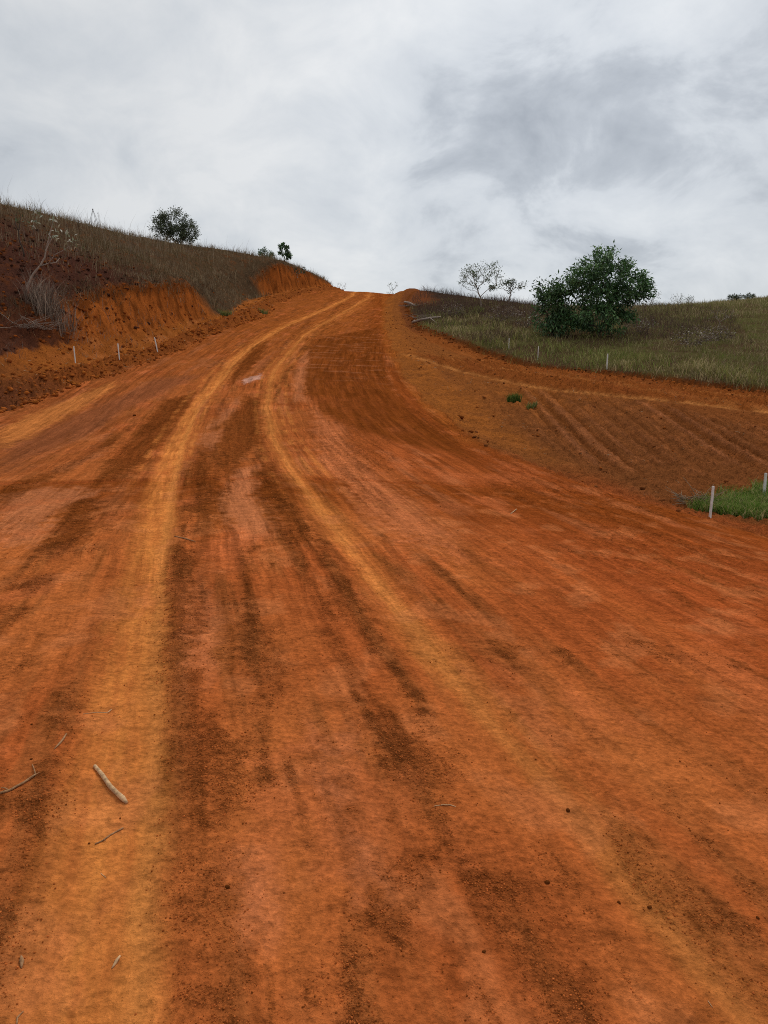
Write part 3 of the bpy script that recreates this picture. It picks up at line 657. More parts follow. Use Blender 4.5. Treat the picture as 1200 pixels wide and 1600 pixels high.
for zn, a0, a1 in ZONES:
    f = quads[(qc >= a0) & (qc < a1)]
    used, inv = np.unique(f, return_inverse=True)
    o = fast_mesh(zn, VV[used], inv.reshape(-1, 4), np.full(len(f), 4), M_SOIL, smooth=True,
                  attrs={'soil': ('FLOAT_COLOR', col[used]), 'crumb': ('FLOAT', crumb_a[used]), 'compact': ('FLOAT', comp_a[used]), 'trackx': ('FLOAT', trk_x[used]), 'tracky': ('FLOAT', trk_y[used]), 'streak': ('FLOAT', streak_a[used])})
    o.data.normals_split_custom_set_from_vertices(NRM[used].astype(np.float32))
    o['kind'] = 'structure'
#__OBJECTS__
# ---------------------------------------------------------------- loose soil
PHI = (1 + 5 ** 0.5) / 2
ICO_V = np.array([(-1,PHI,0),(1,PHI,0),(-1,-PHI,0),(1,-PHI,0),(0,-1,PHI),(0,1,PHI),(0,-1,-PHI),(0,1,-PHI),(PHI,0,-1),(PHI,0,1),(-PHI,0,-1),(-PHI,0,1)], float) / math.sqrt(1 + PHI * PHI)
ICO_F = np.array([(0,11,5),(0,5,1),(0,1,7),(0,7,10),(0,10,11),(1,5,9),(5,11,4),(11,10,2),(10,7,6),(7,1,8),(3,9,4),(3,4,2),(3,2,6),(3,6,8),(3,8,9),(4,9,5),(2,4,11),(6,2,10),(8,6,7),(9,8,1)])
OCT_V = np.array([(1,0,0),(-1,0,0),(0,1,0),(0,-1,0),(0,0,1),(0,0,-1)], float)
OCT_F = np.array([(0,2,4),(2,1,4),(1,3,4),(3,0,4),(2,0,5),(1,2,5),(3,1,5),(0,3,5)])


def lumps(name, P, size, tint, base=(ICO_V, ICO_F), sink=0.25, flat=0.7, rng=RNG, jit=0.28):
    bv, bf = base; n = len(P); k = len(bv)
    sc = size[:, None, None] * (1 + 0.35 * (rng.random((n, 1, 3)) - 0.5))
    v = bv[None] * sc * (1 + jit * 2 * (rng.random((n, k, 1)) - 0.5))
    a = rng.random(n) * 6.283; ca, sa = np.cos(a)[:, None], np.sin(a)[:, None]
    tl = (rng.random((n, 1)) - 0.5) * 0.8
    vx = v[..., 0] * ca - v[..., 1] * sa; vy = v[..., 0] * sa + v[..., 1] * ca
    vz = v[..., 2] * flat + tl * vx * 0.5
    V = np.stack([vx + P[:, None, 0], vy + P[:, None, 1], vz + P[:, None, 2] + (size * flat * (1 - 2 * sink))[:, None]], -1).reshape(-1, 3)
    Fc = (bf[None] + (np.arange(n) * k)[:, None, None]).reshape(-1, 3)
    o = fast_mesh(name, V, Fc, np.full(len(Fc), 3), M_CLOD, attrs={'tint': ('FLOAT_COLOR', np.repeat(tint, k, 0))})
    tag(o, kind='stuff'); return o


def scatter(n, y0, y1, xlo, xhi, keep, pw=1.0):
    """random ground points; xlo/xhi functions of y; keep(x, y, q) -> probability"""
    u = RNG.random(n); yy = (y0 ** (1 - pw) + u * (y1 ** (1 - pw) - y0 ** (1 - pw))) ** (1 / (1 - pw)) if pw != 1 else y0 * (y1 / y0) ** u
    xx = xlo(yy) + RNG.random(n) * (xhi(yy) - xlo(yy))
    zz, qq = ground(xx, yy)
    k = RNG.random(n) < keep(xx, yy, qq)
    return xx[k], yy[k], qq[k]


def line_x(k):
    a = np.array(LINES[k], float); return lambda yy: pchip1(a[:, 0], a[:, 1], yy)


def tints(cols, n, var=0.2):
    cols = np.array(cols); return (cols[RNG.integers(0, len(cols), n)] * (1 + var * (RNG.random((n, 1)) * 2 - 1))).astype(np.float32)


# windrow clods at the left
xx, yy, qq = scatter(11000, 13, 90, line_x(C_FOOT), lambda t: line_x(C_LEFT)(t) + 0.25, lambda a, b, c: np.clip((c - C_FOOT) * 0.35, 0.05, 1) * sstep(-0.45, 0.3, fbm(a * .8, b * .5, 3, 19)) * np.where(b > 70, 0.5, 1))
sz = 0.012 + 0.085 * RNG.random(len(xx)) ** 4
tag(lumps('soil_clods', np.stack([xx, yy, stand(xx, yy)], 1), sz, tints([c_berm, c_bank, c_edge * 0.9, c_dark * 1.3], len(xx))), 'loose red soil clods heaped along the left edge of the road', 'soil')
# clods in the basin, on the shoulder and below the turf
xx, yy, qq = scatter(9000, 8, 62, line_x(C_RIGHT), line_x(C_TURF), lambda a, b, c: np.where(c > C_BENCH + 0.4, 0.9, 0.5 * sstep(-0.1, 0.3, fbm(a * .7, b * .7, 3, 23))) * np.where(a < 0.8 * b, 1, 0))
sz = (0.010 + 0.05 * RNG.random(len(xx)) ** 5) * np.where(qq > C_BENCH + 0.6, 1.6, 1)
tag(lumps('soil_clods', np.stack([xx, yy, stand(xx, yy)], 1), sz, tints([c_basin, c_basin * 0.8, c_berm * 0.9, c_bank * 0.8], len(xx))), 'loose brown soil clods strewn over the graded basin right of the road', 'soil')
xx, yy, qq = scatter(2600, 27, 92, lambda t: line_x(C_TOP)(t) - 0.2, lambda t: line_x(C_FOOT)(t) + 0.6, lambda a, b, c: np.where((b > 45) & (b < 69), 0.1, 0.8) * sstep(-0.3, 0.3, fbm(a, b, 3, 27)))
sz = 0.02 + 0.08 * RNG.random(len(xx)) ** 4
tag(lumps('soil_clods', np.stack([xx, yy, stand(xx, yy)], 1), sz, tints([c_bank * 0.9, c_bank * 0.7, c_dark, c_berm], len(xx))), 'crumbled orange soil clinging to and fallen from the cut banks', 'soil')
# bare broken soil low on the left hillside
xx, yy, qq = scatter(9000, 18, 46, line_x(C_CREST), line_x(C_FOOT), lambda a, b, c: np.where(c < C_TOP, 0.8, 0.25) * (1 - sstep(34, 44, b)))
sz = 0.02 + 0.09 * RNG.random(len(xx)) ** 4
tag(lumps('soil_clods', np.stack([xx, yy, stand(xx, yy)], 1), sz, tints([c_hill, c_hill * 0.7, c_dark], len(xx))), 'dark reddish clods on the bare lower part of the left hillside', 'soil')


# crumbs lying on the road
def crumb_at(a, b):
    r = np.clip(np.searchsorted(rows, b), 0, nr - 1); s_ = a / (1 + b)
    c = np.clip(np.round((s_ + 0.60) / 1.2 * (2 * ND)).astype(int), 0, 2 * ND) + NO
    return crumb.reshape(nr, nc)[r, c]


hw = lambda yy: 0.62 * (yy + 0.6)
xx, yy, qq = scatter(420000, 1.45, 15, lambda t: -hw(t), hw, lambda a, b, c: np.where((c > C_LEFT) & (c < C_RIGHT), 0.003 + 0.75 * crumb_at(a, b) ** 1.3, 0), pw=1.5)
sz = (0.0009 + 0.0025 * RNG.random(len(xx)) ** 3) * (0.75 + 0.16 * yy)
big = RNG.random(len(xx)) < 0.004; sz[big] *= 1.8


def instanced(name, P, size, tint, mat):
    """many crumbs: a cloud of points, each carrying one lump by geometry nodes"""
    o = fast_mesh(name, P, [], [], mat, attrs={'size': ('FLOAT', size), 'tint': ('FLOAT_COLOR', tint)})
    proto = bpy.data.meshes.new('crumb_shape')
    rnd = random.Random(5); proto.from_pydata([tuple(c * (1 + rnd.uniform(-0.25, 0.25)) for c in v_) for v_ in ICO_V], [], [tuple(int(i) for i in f_) for f_ in ICO_F]); proto.materials.append(mat)
    po = bpy.data.objects.new('crumb_shape', proto)
    g = bpy.data.node_groups.new('crumb_scatter', 'GeometryNodeTree')
    g.interface.new_socket('Geometry', in_out='INPUT', socket_type='NodeSocketGeometry'); g.interface.new_socket('Geometry', in_out='OUTPUT', socket_type='NodeSocketGeometry')
    gi = g.nodes.new('NodeGroupInput'); go = g.nodes.new('NodeGroupOutput'); ip = g.nodes.new('GeometryNodeInstanceOnPoints'); oi = g.nodes.new('GeometryNodeObjectInfo')
    oi.inputs['Object'].default_value = po
    na = g.nodes.new('GeometryNodeInputNamedAttribute'); na.data_type = 'FLOAT'; na.inputs['Name'].default_value = 'size'
    rv = g.nodes.new('FunctionNodeRandomValue'); rv.data_type = 'FLOAT_VECTOR'; rv.inputs[1].default_value = (6.28, 6.28, 6.28)
    g.links.new(gi.outputs[0], ip.inputs['Points']); g.links.new(oi.outputs['Geometry'], ip.inputs['Instance'])
    g.links.new(na.outputs['Attribute'], ip.inputs['Scale']); g.links.new(rv.outputs[0], ip.inputs['Rotation']); g.links.new(ip.outputs[0], go.inputs[0])
    md = o.modifiers.new('crumbs', 'NODES'); md.node_group = g
    return o


def crumb_material():
    m, t, b = new_mat('crumb')
    a = node(t, 'ShaderNodeAttribute', attribute_name='tint', attribute_type='INSTANCER')
    t.links.new(a.outputs['Color'], b.inputs['Base Color']); b.inputs['Roughness'].default_value = 0.95; b.inputs['Specular IOR Level'].default_value = 0.0
    return m


tag(instanced('soil_crumbs', np.stack([xx, yy, stand(xx, yy) + sz * 0.35], 1), sz, tints([c_dark * 1.3, c_dark * 1.8, c_red * 0.9, c_red * 0.75, c_red * 1.1], len(xx), 0.25), crumb_material()),
    'fine dark soil crumbs scattered in bands over the road', 'soil', kind='stuff')


# ---------------------------------------------------------------- grasses
def blades(name, P, h, w, lean, tint, mat=None, tipfade=1.15, bend=1.0):
    n = len(P); a = RNG.random(n) * 6.283; b = RNG.random(n) * 6.283
    wx, wy = np.cos(a) * w / 2, np.sin(a) * w / 2
    lx, ly = np.cos(b) * lean * h, np.sin(b) * lean * h
    V = np.empty((n, 5, 3)); z0 = P[:, 2] - 0.03
    V[:, 0] = np.stack([P[:, 0] - wx, P[:, 1] - wy, z0], 1); V[:, 1] = np.stack([P[:, 0] + wx, P[:, 1] + wy, z0], 1)
    mx, my, mz = P[:, 0] + lx * 0.35, P[:, 1] + ly * 0.35, P[:, 2] + h * 0.55
    V[:, 2] = np.stack([mx + wx * 0.7, my + wy * 0.7, mz], 1); V[:, 3] = np.stack([mx - wx * 0.7, my - wy * 0.7, mz], 1)
    V[:, 4] = np.stack([P[:, 0] + lx, P[:, 1] + ly, P[:, 2] + h * np.sqrt(np.clip(1 - (lean * bend * 0.6) ** 2, 0.1, 1))], 1)
    b0 = (np.arange(n) * 5)[:, None]
    loops = (b0 + np.array([[0, 1, 2, 3, 3, 2, 4]])).ravel()
    t5 = np.repeat(tint[:, None], 5, 1) * np.array([0.85, 0.85, 1, 1, tipfade])[None, :, None]
    return fast_mesh(name, V.reshape(-1, 3), loops, np.tile([4, 3], n), mat or M_BLADE, attrs={'tint': ('FLOAT_COLOR', t5.reshape(-1, 3))})


def grow(name, label, n, y0, y1, xlo, xhi, keep, hgt, wid, lean, cols, pw=1.0, hvar=0.5, var=0.3, nz=(0.5, 5), clump=0.0):
    xx, yy, qq = scatter(n, y0, y1, xlo, xhi, keep, pw)
    if clump:
        m = fbm(xx * 0.9, yy * 0.9, 3, 133) > RNG.random(len(xx)) * 0.9 - 0.45 * (2 - clump); xx, yy = xx[m], yy[m]
    g = 0.5 + 0.5 * fbm(xx * nz[0], yy * nz[0], 3, 140 + nz[1])
    g2 = 0.5 + 0.5 * fbm(xx * 2.3, yy * 2.3, 2, 160 + nz[1]); g = np.clip(0.5 + (g - 0.5) * 1.5, 0, 1)
    h = hgt * (1 - hvar + 2 * hvar * RNG.random(len(xx))) * (0.3 + 0.8 * g + 0.6 * g2)
    w = wid * (0.6 + 0.8 * RNG.random(len(xx))) * (0.6 + 0.012 * yy)
    g = np.clip(0.55 * g + 0.45 * g2 + 0.35 * fbm(xx * 0.12, yy * 0.12, 2, 170 + nz[1]), 0, 1); h = h * (0.75 + 0.5 * (fbm(xx * 0.6, yy * 0.6, 2, 180) > 0.05))
    cols = np.array(cols); ci = np.clip((g + 0.35 * (RNG.random(len(xx)) - 0.5)) * len(cols), 0, len(cols) - 1).astype(int)
    t = cols[ci] * (1 + var * (RNG.random((len(xx), 1)) * 2 - 1))
    o = blades(name, np.stack([xx, yy, stand(xx, yy)], 1), h, w, lean * (0.3 + RNG.random(len(xx))), t)
    return tag(o, label, 'grass', kind='stuff')


g_dry = [s2l(78, 60, 48), s2l(112, 92, 70), s2l(150, 130, 102), s2l(96, 82, 54), s2l(124, 104, 82)]
g_gry = [s2l(106, 90, 80), s2l(136, 118, 104), s2l(154, 136, 118)]
g_grn = [s2l(122, 116, 66), s2l(110, 120, 60), s2l(152, 144, 96), s2l(96, 110, 46)]
g_mix = [s2l(138, 122, 82), s2l(172, 154, 114), s2l(118, 116, 66), s2l(148, 130, 98)]
inL = lambda t: -0.66 * t - 2
inR = lambda t: 0.66 * t + 2
hill_top = line_x(C_TOP); hill_foot = line_x(C_FOOT)
grow('dry_grass', 'tall dry brown grass covering the left hillside above the cut bank', 66000, 30, 104, inL, lambda t: hill_top(t) + np.where((t > 46) & (t < 69), 1.9, 0.25),
     lambda a, b, c: sstep(31, 43, b + 2.5 * fbm(a * .3, b * .3, 3, 5) + 0.35 * (a + 14)) * (0.25 + 0.75 * sstep(-0.25, 0.2, fbm(a * .7, b * .5, 4, 37))) * np.where(c > 1.6, 1, .25), 0.36, 0.016, 0.5, g_dry, 0.6, hvar=0.65)
grow('tall_grass', 'thin pale grass stalks standing above the left hill crest', 2600, 34, 100, inL, hill_top, lambda a, b, c: np.where((c > 1.6) & (c < 3.6), 0.8, 0), 0.85, 0.010, 0.45, g_gry, 1.0, nz=(0.3, 9))
grow('dry_grass', 'sparse dead grass and stubble on the bare soil at far left', 5200, 18, 40, inL, hill_foot, lambda a, b, c: sstep(0.0, 0.35, fbm(a * .5, b * .5, 3, 8)) * 0.9, 0.42, 0.012, 0.7, g_gry, 1.0)
grow('overhang_grass', 'dry grass and roots hanging over the top of the cut banks', 5200, 27, 96, lambda t: hill_top(t) - 0.5, lambda t: hill_top(t) + 0.35, lambda a, b, c: 0.4 + 0.6 * sstep(-0.2, 0.3, fbm(a, b, 3, 28)), 0.34, 0.016, 1.2, g_dry[:3], 0.8)
grow('toe_grass', 'thin dead grass along the foot of the cut bank', 900, 25, 50, lambda t: hill_foot(t) - 0.5, lambda t: hill_foot(t) + 0.7, lambda a, b, c: sstep(0.0, 0.3, fbm(a * .7, b * .4, 3, 29)), 0.25, 0.014, 0.8, g_gry, 0.8)
turf_x = line_x(C_TURF)
grow('turf_grass', 'green and straw coloured grass on the right side slope', 62000, 17, 66, lambda t: turf_x(t) - 0.12, inR, lambda a, b, c: (c > C_TURF - 0.35) * np.where(b > 46, 0.6 + 0.4 * sstep(14, 22, a), 1) * (0.3 + 0.7 * sstep(-0.3, 0.15, fbm(a * .8, b * .8, 4, 39))), 0.21, 0.018, 0.8, g_mix + g_grn, 0.9, nz=(0.45, 2), hvar=0.7)
grow('verge_grass', 'pale straw and green grass fringe along the edge of the right turf', 15000, 18, 56, lambda t: turf_x(t) - 0.5, lambda t: turf_x(t) + np.clip(0.11 * t - 0.4, 1, 5), lambda a, b, c: np.where(a < 0.7 * b + 2, 0.2 + 0.8 * sstep(-0.3, 0.3, fbm(a * .8, b * .8, 3, 36)), 0) * np.where(c < C_TURF - 0.1, sstep(0.0, 0.3, fbm(a * 1.3, b * 1.3, 3, 40)) * (c > C_SCARP - 0.5), 1), 0.24, 0.018, 0.75, [c_ * 1.35 for c_ in g_mix[:2] + g_grn[:3]], 0.9, hvar=0.7)
grow('pasture_grass', 'short pasture grass on the far right hillside', 22000, 60, 118, lambda t: 0.16 * t + 4, inR, lambda a, b, c: np.where(c > C_TURF, 1, 0), 0.34, 0.022, 0.6, g_mix, 0.6, nz=(0.2, 3))
grow('dry_brush', 'dead brown brush on the slope below the sparse trees', 22000, 38, 84, lambda t: turf_x(t) + 0.3, lambda t: np.minimum(0.40 * t + 3, 30), lambda a, b, c: sstep(-0.1, 0.3, fbm(a * .25, b * .25, 3, 15) + 0.25 * sstep(46, 52, b)), 0.45, 0.013, 0.8,
     [s2l(64, 48, 42), s2l(82, 64, 56), s2l(98, 80, 70), s2l(68, 58, 44)], 0.7)


def patch(name, label, centres, n, hgt, wid, lean, cols, cat='grass'):
    P = []
    for (cx, cy, r1, r2) in centres:
        k = int(n / len(centres)); a = RNG.random(k) * 6.283; rr = np.sqrt(RNG.random(k)) * (0.75 + 0.35 * vnoise(np.cos(a) * 2 + cx, np.sin(a) * 2 + cy, 3))
        P.append(np.stack([cx + np.cos(a) * rr * r1, cy + np.sin(a) * rr * r2], 1))
    P = np.concatenate(P); zz = stand(P[:, 0], P[:, 1]); m = len(P)
    cols = np.array(cols); t = cols[RNG.integers(0, len(cols), m)] * (1 + 0.3 * (RNG.random((m, 1)) * 2 - 1))
    o = blades(name, np.column_stack([P, zz]), hgt * (0.5 + RNG.random(m)), wid * (0.6 + 0.8 * RNG.random(m)), lean * (0.3 + RNG.random(m)), t)
    return tag(o, label, cat, kind='stuff')


SP_ = survey


def litter(name, label, n, y0, y1, xlo, xhi, keep, ln, wid):
    xx, yy, qq = scatter(n, y0, y1, xlo, xhi, keep); m = len(xx); a = RNG.random(m) * 6.283; l = ln * (0.4 + 1.2 * RNG.random(m) ** 2) * (0.6 + 0.03 * yy); w = wid * (0.6 + 0.03 * yy)
    ex, ey = xx + np.cos(a) * l, yy + np.sin(a) * l; z0 = stand(xx, yy) + 0.012; z1 = stand(ex, ey) + 0.012 + 0.35 * l * RNG.random(m) ** 3
    nx, ny = -np.sin(a) * w / 2, np.cos(a) * w / 2
    V = np.stack([np.stack([xx - nx, yy - ny, z0], 1), np.stack([xx + nx, yy + ny, z0], 1), np.stack([ex, ey, z1], 1), np.stack([xx, yy, z0 + w * 0.8], 1)], 1)
    Fl = (np.array([[0, 1, 2, 0, 2, 3, 1, 3, 2]]) + (np.arange(m) * 4)[:, None]).ravel()
    t = np.array([s2l(176, 140, 104), s2l(150, 112, 80), s2l(196, 164, 128)])[RNG.integers(0, 3, m)]
    return tag(fast_mesh(name, V.reshape(-1, 3), Fl, np.full(3 * m, 3), M_BLADE, attrs={'tint': ('FLOAT_COLOR', np.repeat(t, 4, 0))}), label, 'straw', kind='stuff')


litter('straw_litter', 'bits of straw and root strewn over the graded basin', 1500, 11, 34, line_x(C_TOE), line_x(C_TURF), lambda a, b, c: sstep(0.0, 0.35, fbm(a * .6, b * .6, 3, 31)) * np.where(a < 0.7 * b, 1, 0), 0.11, 0.012)
litter('straw_litter', 'bits of straw and root strewn over the left verge and bank foot', 700, 16, 60, line_x(C_TOP), line_x(C_LEFT), lambda a, b, c: 0.5 + 0 * a, 0.14, 0.014)
gp = SP_(1150, 800); gp2 = SP_(1195, 790)
patch('green_grass', 'bright green grass patch around the nearest survey stake', [(gp[0] - 0.05, gp[1] + 0.1, 0.75, 0.8), (gp[0] + 0.5, gp[1] + 0.1, 0.8, 1.1), (gp[0] + 0.9, gp[1] + 0.6, 0.9, 1.4), (gp[0] + 1.7, gp[1] + 1.0, 1.1, 1.6)], 14000, 0.16, 0.010, 0.9,
      [s2l(92, 124, 44), s2l(116, 140, 58), s2l(138, 150, 80), s2l(74, 104, 38), s2l(176, 160, 112)])


# ---------------------------------------------------------------- woody plants
class Tubes:
    def __init__(s): s.v = []; s.f = []
    def tube(s, pts, rad, sides=6, cap=True):
        base = len(s.v); n = len(pts); prev = None
        for i, p in enumerate(pts):
            p = Vector(p); d = (Vector(pts[min(i + 1, n - 1)]) - Vector(pts[max(i - 1, 0)])).normalized()
            if prev is None: a = d.orthogonal().normalized()
            else: a = (prev - d * prev.dot(d)); a = a.normalized() if a.length > 1e-6 else d.orthogonal().normalized()
            prev = a; b = d.cross(a)
            for k in range(sides):
                t = 6.28318 * k / sides; s.v.append(tuple(p + (a * math.cos(t) + b * math.sin(t)) * rad[i]))
        for i in range(n - 1):
            for k in range(sides):
                k2 = (k + 1) % sides
                s.f.append((base + i * sides + k, base + i * sides + k2, base + (i + 1) * sides + k2, base + (i + 1) * sides + k))
        if cap:
            s.f.append(tuple(base + k for k in reversed(range(sides)))); s.f.append(tuple(base + (n - 1) * sides + k for k in range(sides)))
    def build(s, name, mat, parent=None):
        me = bpy.data.meshes.new(name); me.from_pydata(s.v, [], s.f); me.update()
        me.polygons.foreach_set('use_smooth', np.ones(len(me.polygons), bool)); me.materials.append(mat)
        o = bpy.data.objects.new(name, me); COL.objects.link(o)
        if parent: o.parent = parent
        return o


def leaves(name, P, D, size, tint, parent, aspect=0.42, fold=0.25, mat=None):
    """each leaf a folded four-sided blade, P its base, D its direction"""
    n = len(P); D = D / np.linalg.norm(D, axis=1)[:, None]
    up = RNG.normal(size=(n, 3)) * 0.55 + np.array([0, 0, 1.0]); S = np.cross(D, up); S /= (np.linalg.norm(S, axis=1)[:, None] + 1e-9); Nn = np.cross(S, D)
    s = size[:, None]
    V = np.stack([P, P + D * s * 0.45 + S * s * aspect / 2 + Nn * s * fold * 0.3, P + D * s, P + D * s * 0.45 - S * s * aspect / 2 + Nn * s * fold * 0.3, P + D * s * 0.5], 1)
    b0 = (np.arange(n) * 5)[:, None]
    loops = (b0 + np.array([[0, 4, 1, 1, 4, 2, 2, 4, 3, 3, 4, 0]])).ravel()
    return fast_mesh(name, V.reshape(-1, 3), loops, np.full(4 * n, 3), mat or M_LEAF, parent, attrs={'tint': ('FLOAT_COLOR', np.repeat(tint, 5, 0))})


def tree(name, label, cat, base, env, ncl, nleaf, lsize, cols, r0=0.03, spread=0.35, droop=0.3, stems=1, bark=None, seed=1, fork=0.25, aspect=0.42, jitter=0.12, group=None, hollow=0.35, vflat=0.5):
    """env: list of ellipsoids (cx, cy, cz, rx, ry, rz, weight) above the base that the twigs fill"""
    rnd = np.random.default_rng(seed)
    root = empty(name, base); tag(root, label, cat, group)
    wts = np.array([e_[6] for e_ in env], float); wts /= wts.sum()
    A = []
    while len(A) < ncl:
        e_ = env[rnd.choice(len(env), p=wts)]
        d = rnd.normal(size=3); d /= np.linalg.norm(d); r_ = hollow + (1 - hollow) * rnd.random() ** 0.5
        p = np.array(e_[:3]) + d * r_ * np.array(e_[3:6])
        if p[2] > 0.05: A.append(p)
    A = np.array(A); A = A[np.argsort(np.linalg.norm(A * [1, 1, 0.8], axis=1))]
    nodes = [np.zeros(3)]; par = [-1]; plen = [0.0]
    H = A[:, 2].max()
    for st in range(stems):
        d = np.array([rnd.normal() * 0.16 * (stems > 1), rnd.normal() * 0.16 * (stems > 1), 1.0]); last = 0
        for k in range(3):
            p = nodes[last] + d * H * fork / 3 + rnd.normal(size=3) * [0.02, 0.02, 0]
            nodes.append(p); par.append(last); plen.append(plen[last] + H * fork / 3); last = len(nodes) - 1
    tips = []
    for a in A:
        NN = np.array(nodes); dd = np.linalg.norm(NN - a, axis=1); up = np.maximum(NN[:, 2] - a[2], 0)
        cost = dd + 0.35 * np.array(plen) + 1.2 * up; cost[0] += 3
        j = int(np.argmin(cost)); seg = max(2, int(dd[j] / (0.10 * H)) + 1); seg = min(seg, 5)
        s_ = nodes[j]; last = j
        for k in range(1, seg + 1):
            t = k / seg; p = s_ + (a - s_) * t + rnd.normal(size=3) * jitter * dd[j] * 0.35 * math.sin(math.pi * t); p[2] += 0.12 * dd[j] * math.sin(math.pi * t)
            nodes.append(p); par.append(last); plen.append(plen[last] + dd[j] / seg); last = len(nodes) - 1
        tips.append(last)
    cnt = np.zeros(len(nodes))
    for t_ in tips:
        k = t_
        while k >= 0: cnt[k] += 1; k = par[k]
    rad = r0 * (cnt / max(cnt.max(), 1)) ** 0.5 + 0.0035 * H / 3
    ch = {}
    for i, p in enumerate(par):
        if p >= 0: ch.setdefault(p, []).append(i)
    T = Tubes()
    def chain(start, first):
        pts = [nodes[start], nodes[first]]; rr = [min(rad[first] * 1.05, rad[start]), rad[first]]; k = first
        while k in ch:
            big = max(ch[k], key=lambda c: cnt[c])
            for c in ch[k]:
                if c != big: todo.append((k, c))
            pts.append(nodes[big]); rr.append(rad[big]); k = big
        rr[-1] *= 0.5; T.tube(pts, rr, 5)
    todo = [(0, c) for c in ch.get(0, [])]
    while todo: chain(*todo.pop())
    for i_, v_ in enumerate(T.v):
        if v_[2] < 0.02: T.v[i_] = (v_[0], v_[1], v_[2] - 0.12)
    T.build('trunk', bark or M_BARK, root)
    if nleaf:
        NN = np.array(nodes); tp = np.array(tips); k = rnd.integers(0, len(tp), nleaf); pr = np.array(par)[tp[k]]
        f = rnd.random(nleaf)[:, None]; P = NN[tp[k]] * f + NN[pr] * (1 - f) + rnd.normal(size=(nleaf, 3)) * spread * np.array([0.5, 0.5, vflat])
        cen = np.array([np.average([e_[0] for e_ in env], weights=wts), np.average([e_[1] for e_ in env], weights=wts), H * 0.45])
        D = rnd.normal(size=(nleaf, 3)) * 0.7 + (P - cen) / H * 1.6; D[:, 2] -= droop
        cols = np.array(cols); ck = rnd.integers(0, len(cols), len(tp)); t = cols[np.where(rnd.random(nleaf) < 0.6, ck[k], rnd.integers(0, len(cols), nleaf))] * (1 + 0.3 * (rnd.random((nleaf, 1)) * 2 - 1))
        leaves('crown', P, D, lsize * (0.6 + 0.8 * rnd.random(nleaf)), t, root, aspect)
    return root


def based(u, v, Y):
    p = at(u, v, Y); return (p[0], Y, float(stand(p[0], Y)[0]))


dk = [s2l(64, 96, 52), s2l(80, 112, 64), s2l(48, 72, 40), s2l(104, 132, 84), s2l(70, 94, 64)]
ol = [s2l(84, 94, 62), s2l(70, 80, 50), s2l(104, 112, 80), s2l(60, 68, 46)]
pg = [s2l(96, 112, 84), s2l(76, 94, 60), s2l(116, 128, 98)]
# the big tree on the right and the lower bush against it
tree('leafy_tree', 'largest dark green leafy tree right of the road', 'tree', based(934, 525, 41),
     [(0.2,0,3.1,2.5,2.2,1.5,5),(-0.9,0.1,3.6,1.2,1.3,1.0,1.8),(1.7,0,2.9,1.5,1.4,0.9,2),(0.2,0,4.4,1.3,1.2,0.75,1.5),(0.4,-0.2,2.3,1.7,1.3,0.8,2.6),(2.7,0,3.0,0.5,0.5,0.35,0.5),(-1.7,0,3.0,0.6,0.7,0.4,0.6),(1.1,0,4.2,0.7,0.6,0.35,0.5),(0,-0.3,1.1,2.0,1.8,0.95,3.6)], 310, 13500, 0.20, [c_ * 1.25 for c_ in dk], 0.10, 0.36, 0.5, 4, seed=6, fork=0.12, vflat=0.36).scale = (0.90, 0.90, 0.87)
tree('leafy_bush', 'dense dark green bush at the left foot of the largest tree', 'bush', based(862, 528, 41.5),
     [(0,0,1.6,0.95,0.9,0.9,2),(-0.2,0,2.3,0.75,0.6,0.55,1),(0.3,-0.2,0.7,1.3,0.9,0.6,1.6)], 90, 4400, 0.18, dk, 0.05, 0.36, 0.5, 3, seed=9)
# thin trees nearer the road
tree('sparse_tree', 'thin spreading tree with sparse pale leaves above the dead brush', 'tree', based(752, 488, 58),
     [(-0.1,0,2.6,1.6,1.3,0.85,3),(-0.9,0,2.0,0.8,0.7,0.7,1),(0.9,0,2.1,0.9,0.8,0.7,1)], 120, 1500, 0.125, pg, 0.05, 0.22, 0.1, 4, M_GREYBARK, 21, 0.12)
tree('sparse_tree', 'small thin tree with dark leaf clumps beside the pale sparse tree', 'tree', based(795, 474, 62),
     [(0,0,1.5,0.55,0.5,0.5,2),(-1.3,0,1.3,0.35,0.3,0.2,1),(1.0,0,1.4,0.5,0.4,0.3,1)], 46, 620, 0.16, pg + ol, 0.045, 0.2, 0.1, 3, M_GREYBARK, 25, 0.15)
# on the left hill crest
tree('round_tree', 'round dense olive tree alone on the left hill crest', 'tree', based(274, 383, 68),
     [(0,0,1.7,2.0,1.7,1.15,4),(-1.0,0,1.3,1.1,1.2,0.9,1.2),(1.0,0,1.0,1.25,1.2,0.9,1.8),(0,0,0.6,1.5,1.4,0.5,1)], 190, 8200, 0.15, ol, 0.07, 0.3, 0.35, 5, seed=33, fork=0.12)
tree('dark_bush', 'low rounded dark bush on the crest left of the leggy shrubs', 'bush', based(416, 406, 86),
     [(0,0,0.55,0.95,0.8,0.5,1)], 40, 1400, 0.15, dk, 0.04, 0.2, 0.2, 3, seed=37, fork=0.1)
tree('leggy_shrub', 'leggy shrub with bunches of big dark leaves above the second cut', 'shrub', based(444, 412, 80),
     [(-0.25,0,1.55,0.35,0.3,0.3,1.2),(0.35,0,1.35,0.3,0.3,0.25,1),(0.05,0,0.9,0.45,0.4,0.3,1.2),(0.45,0,0.7,0.25,0.3,0.2,.6)], 30, 420, 0.26, dk, 0.04, 0.14, 0.0, 3, seed=41, fork=0.15, aspect=0.6)
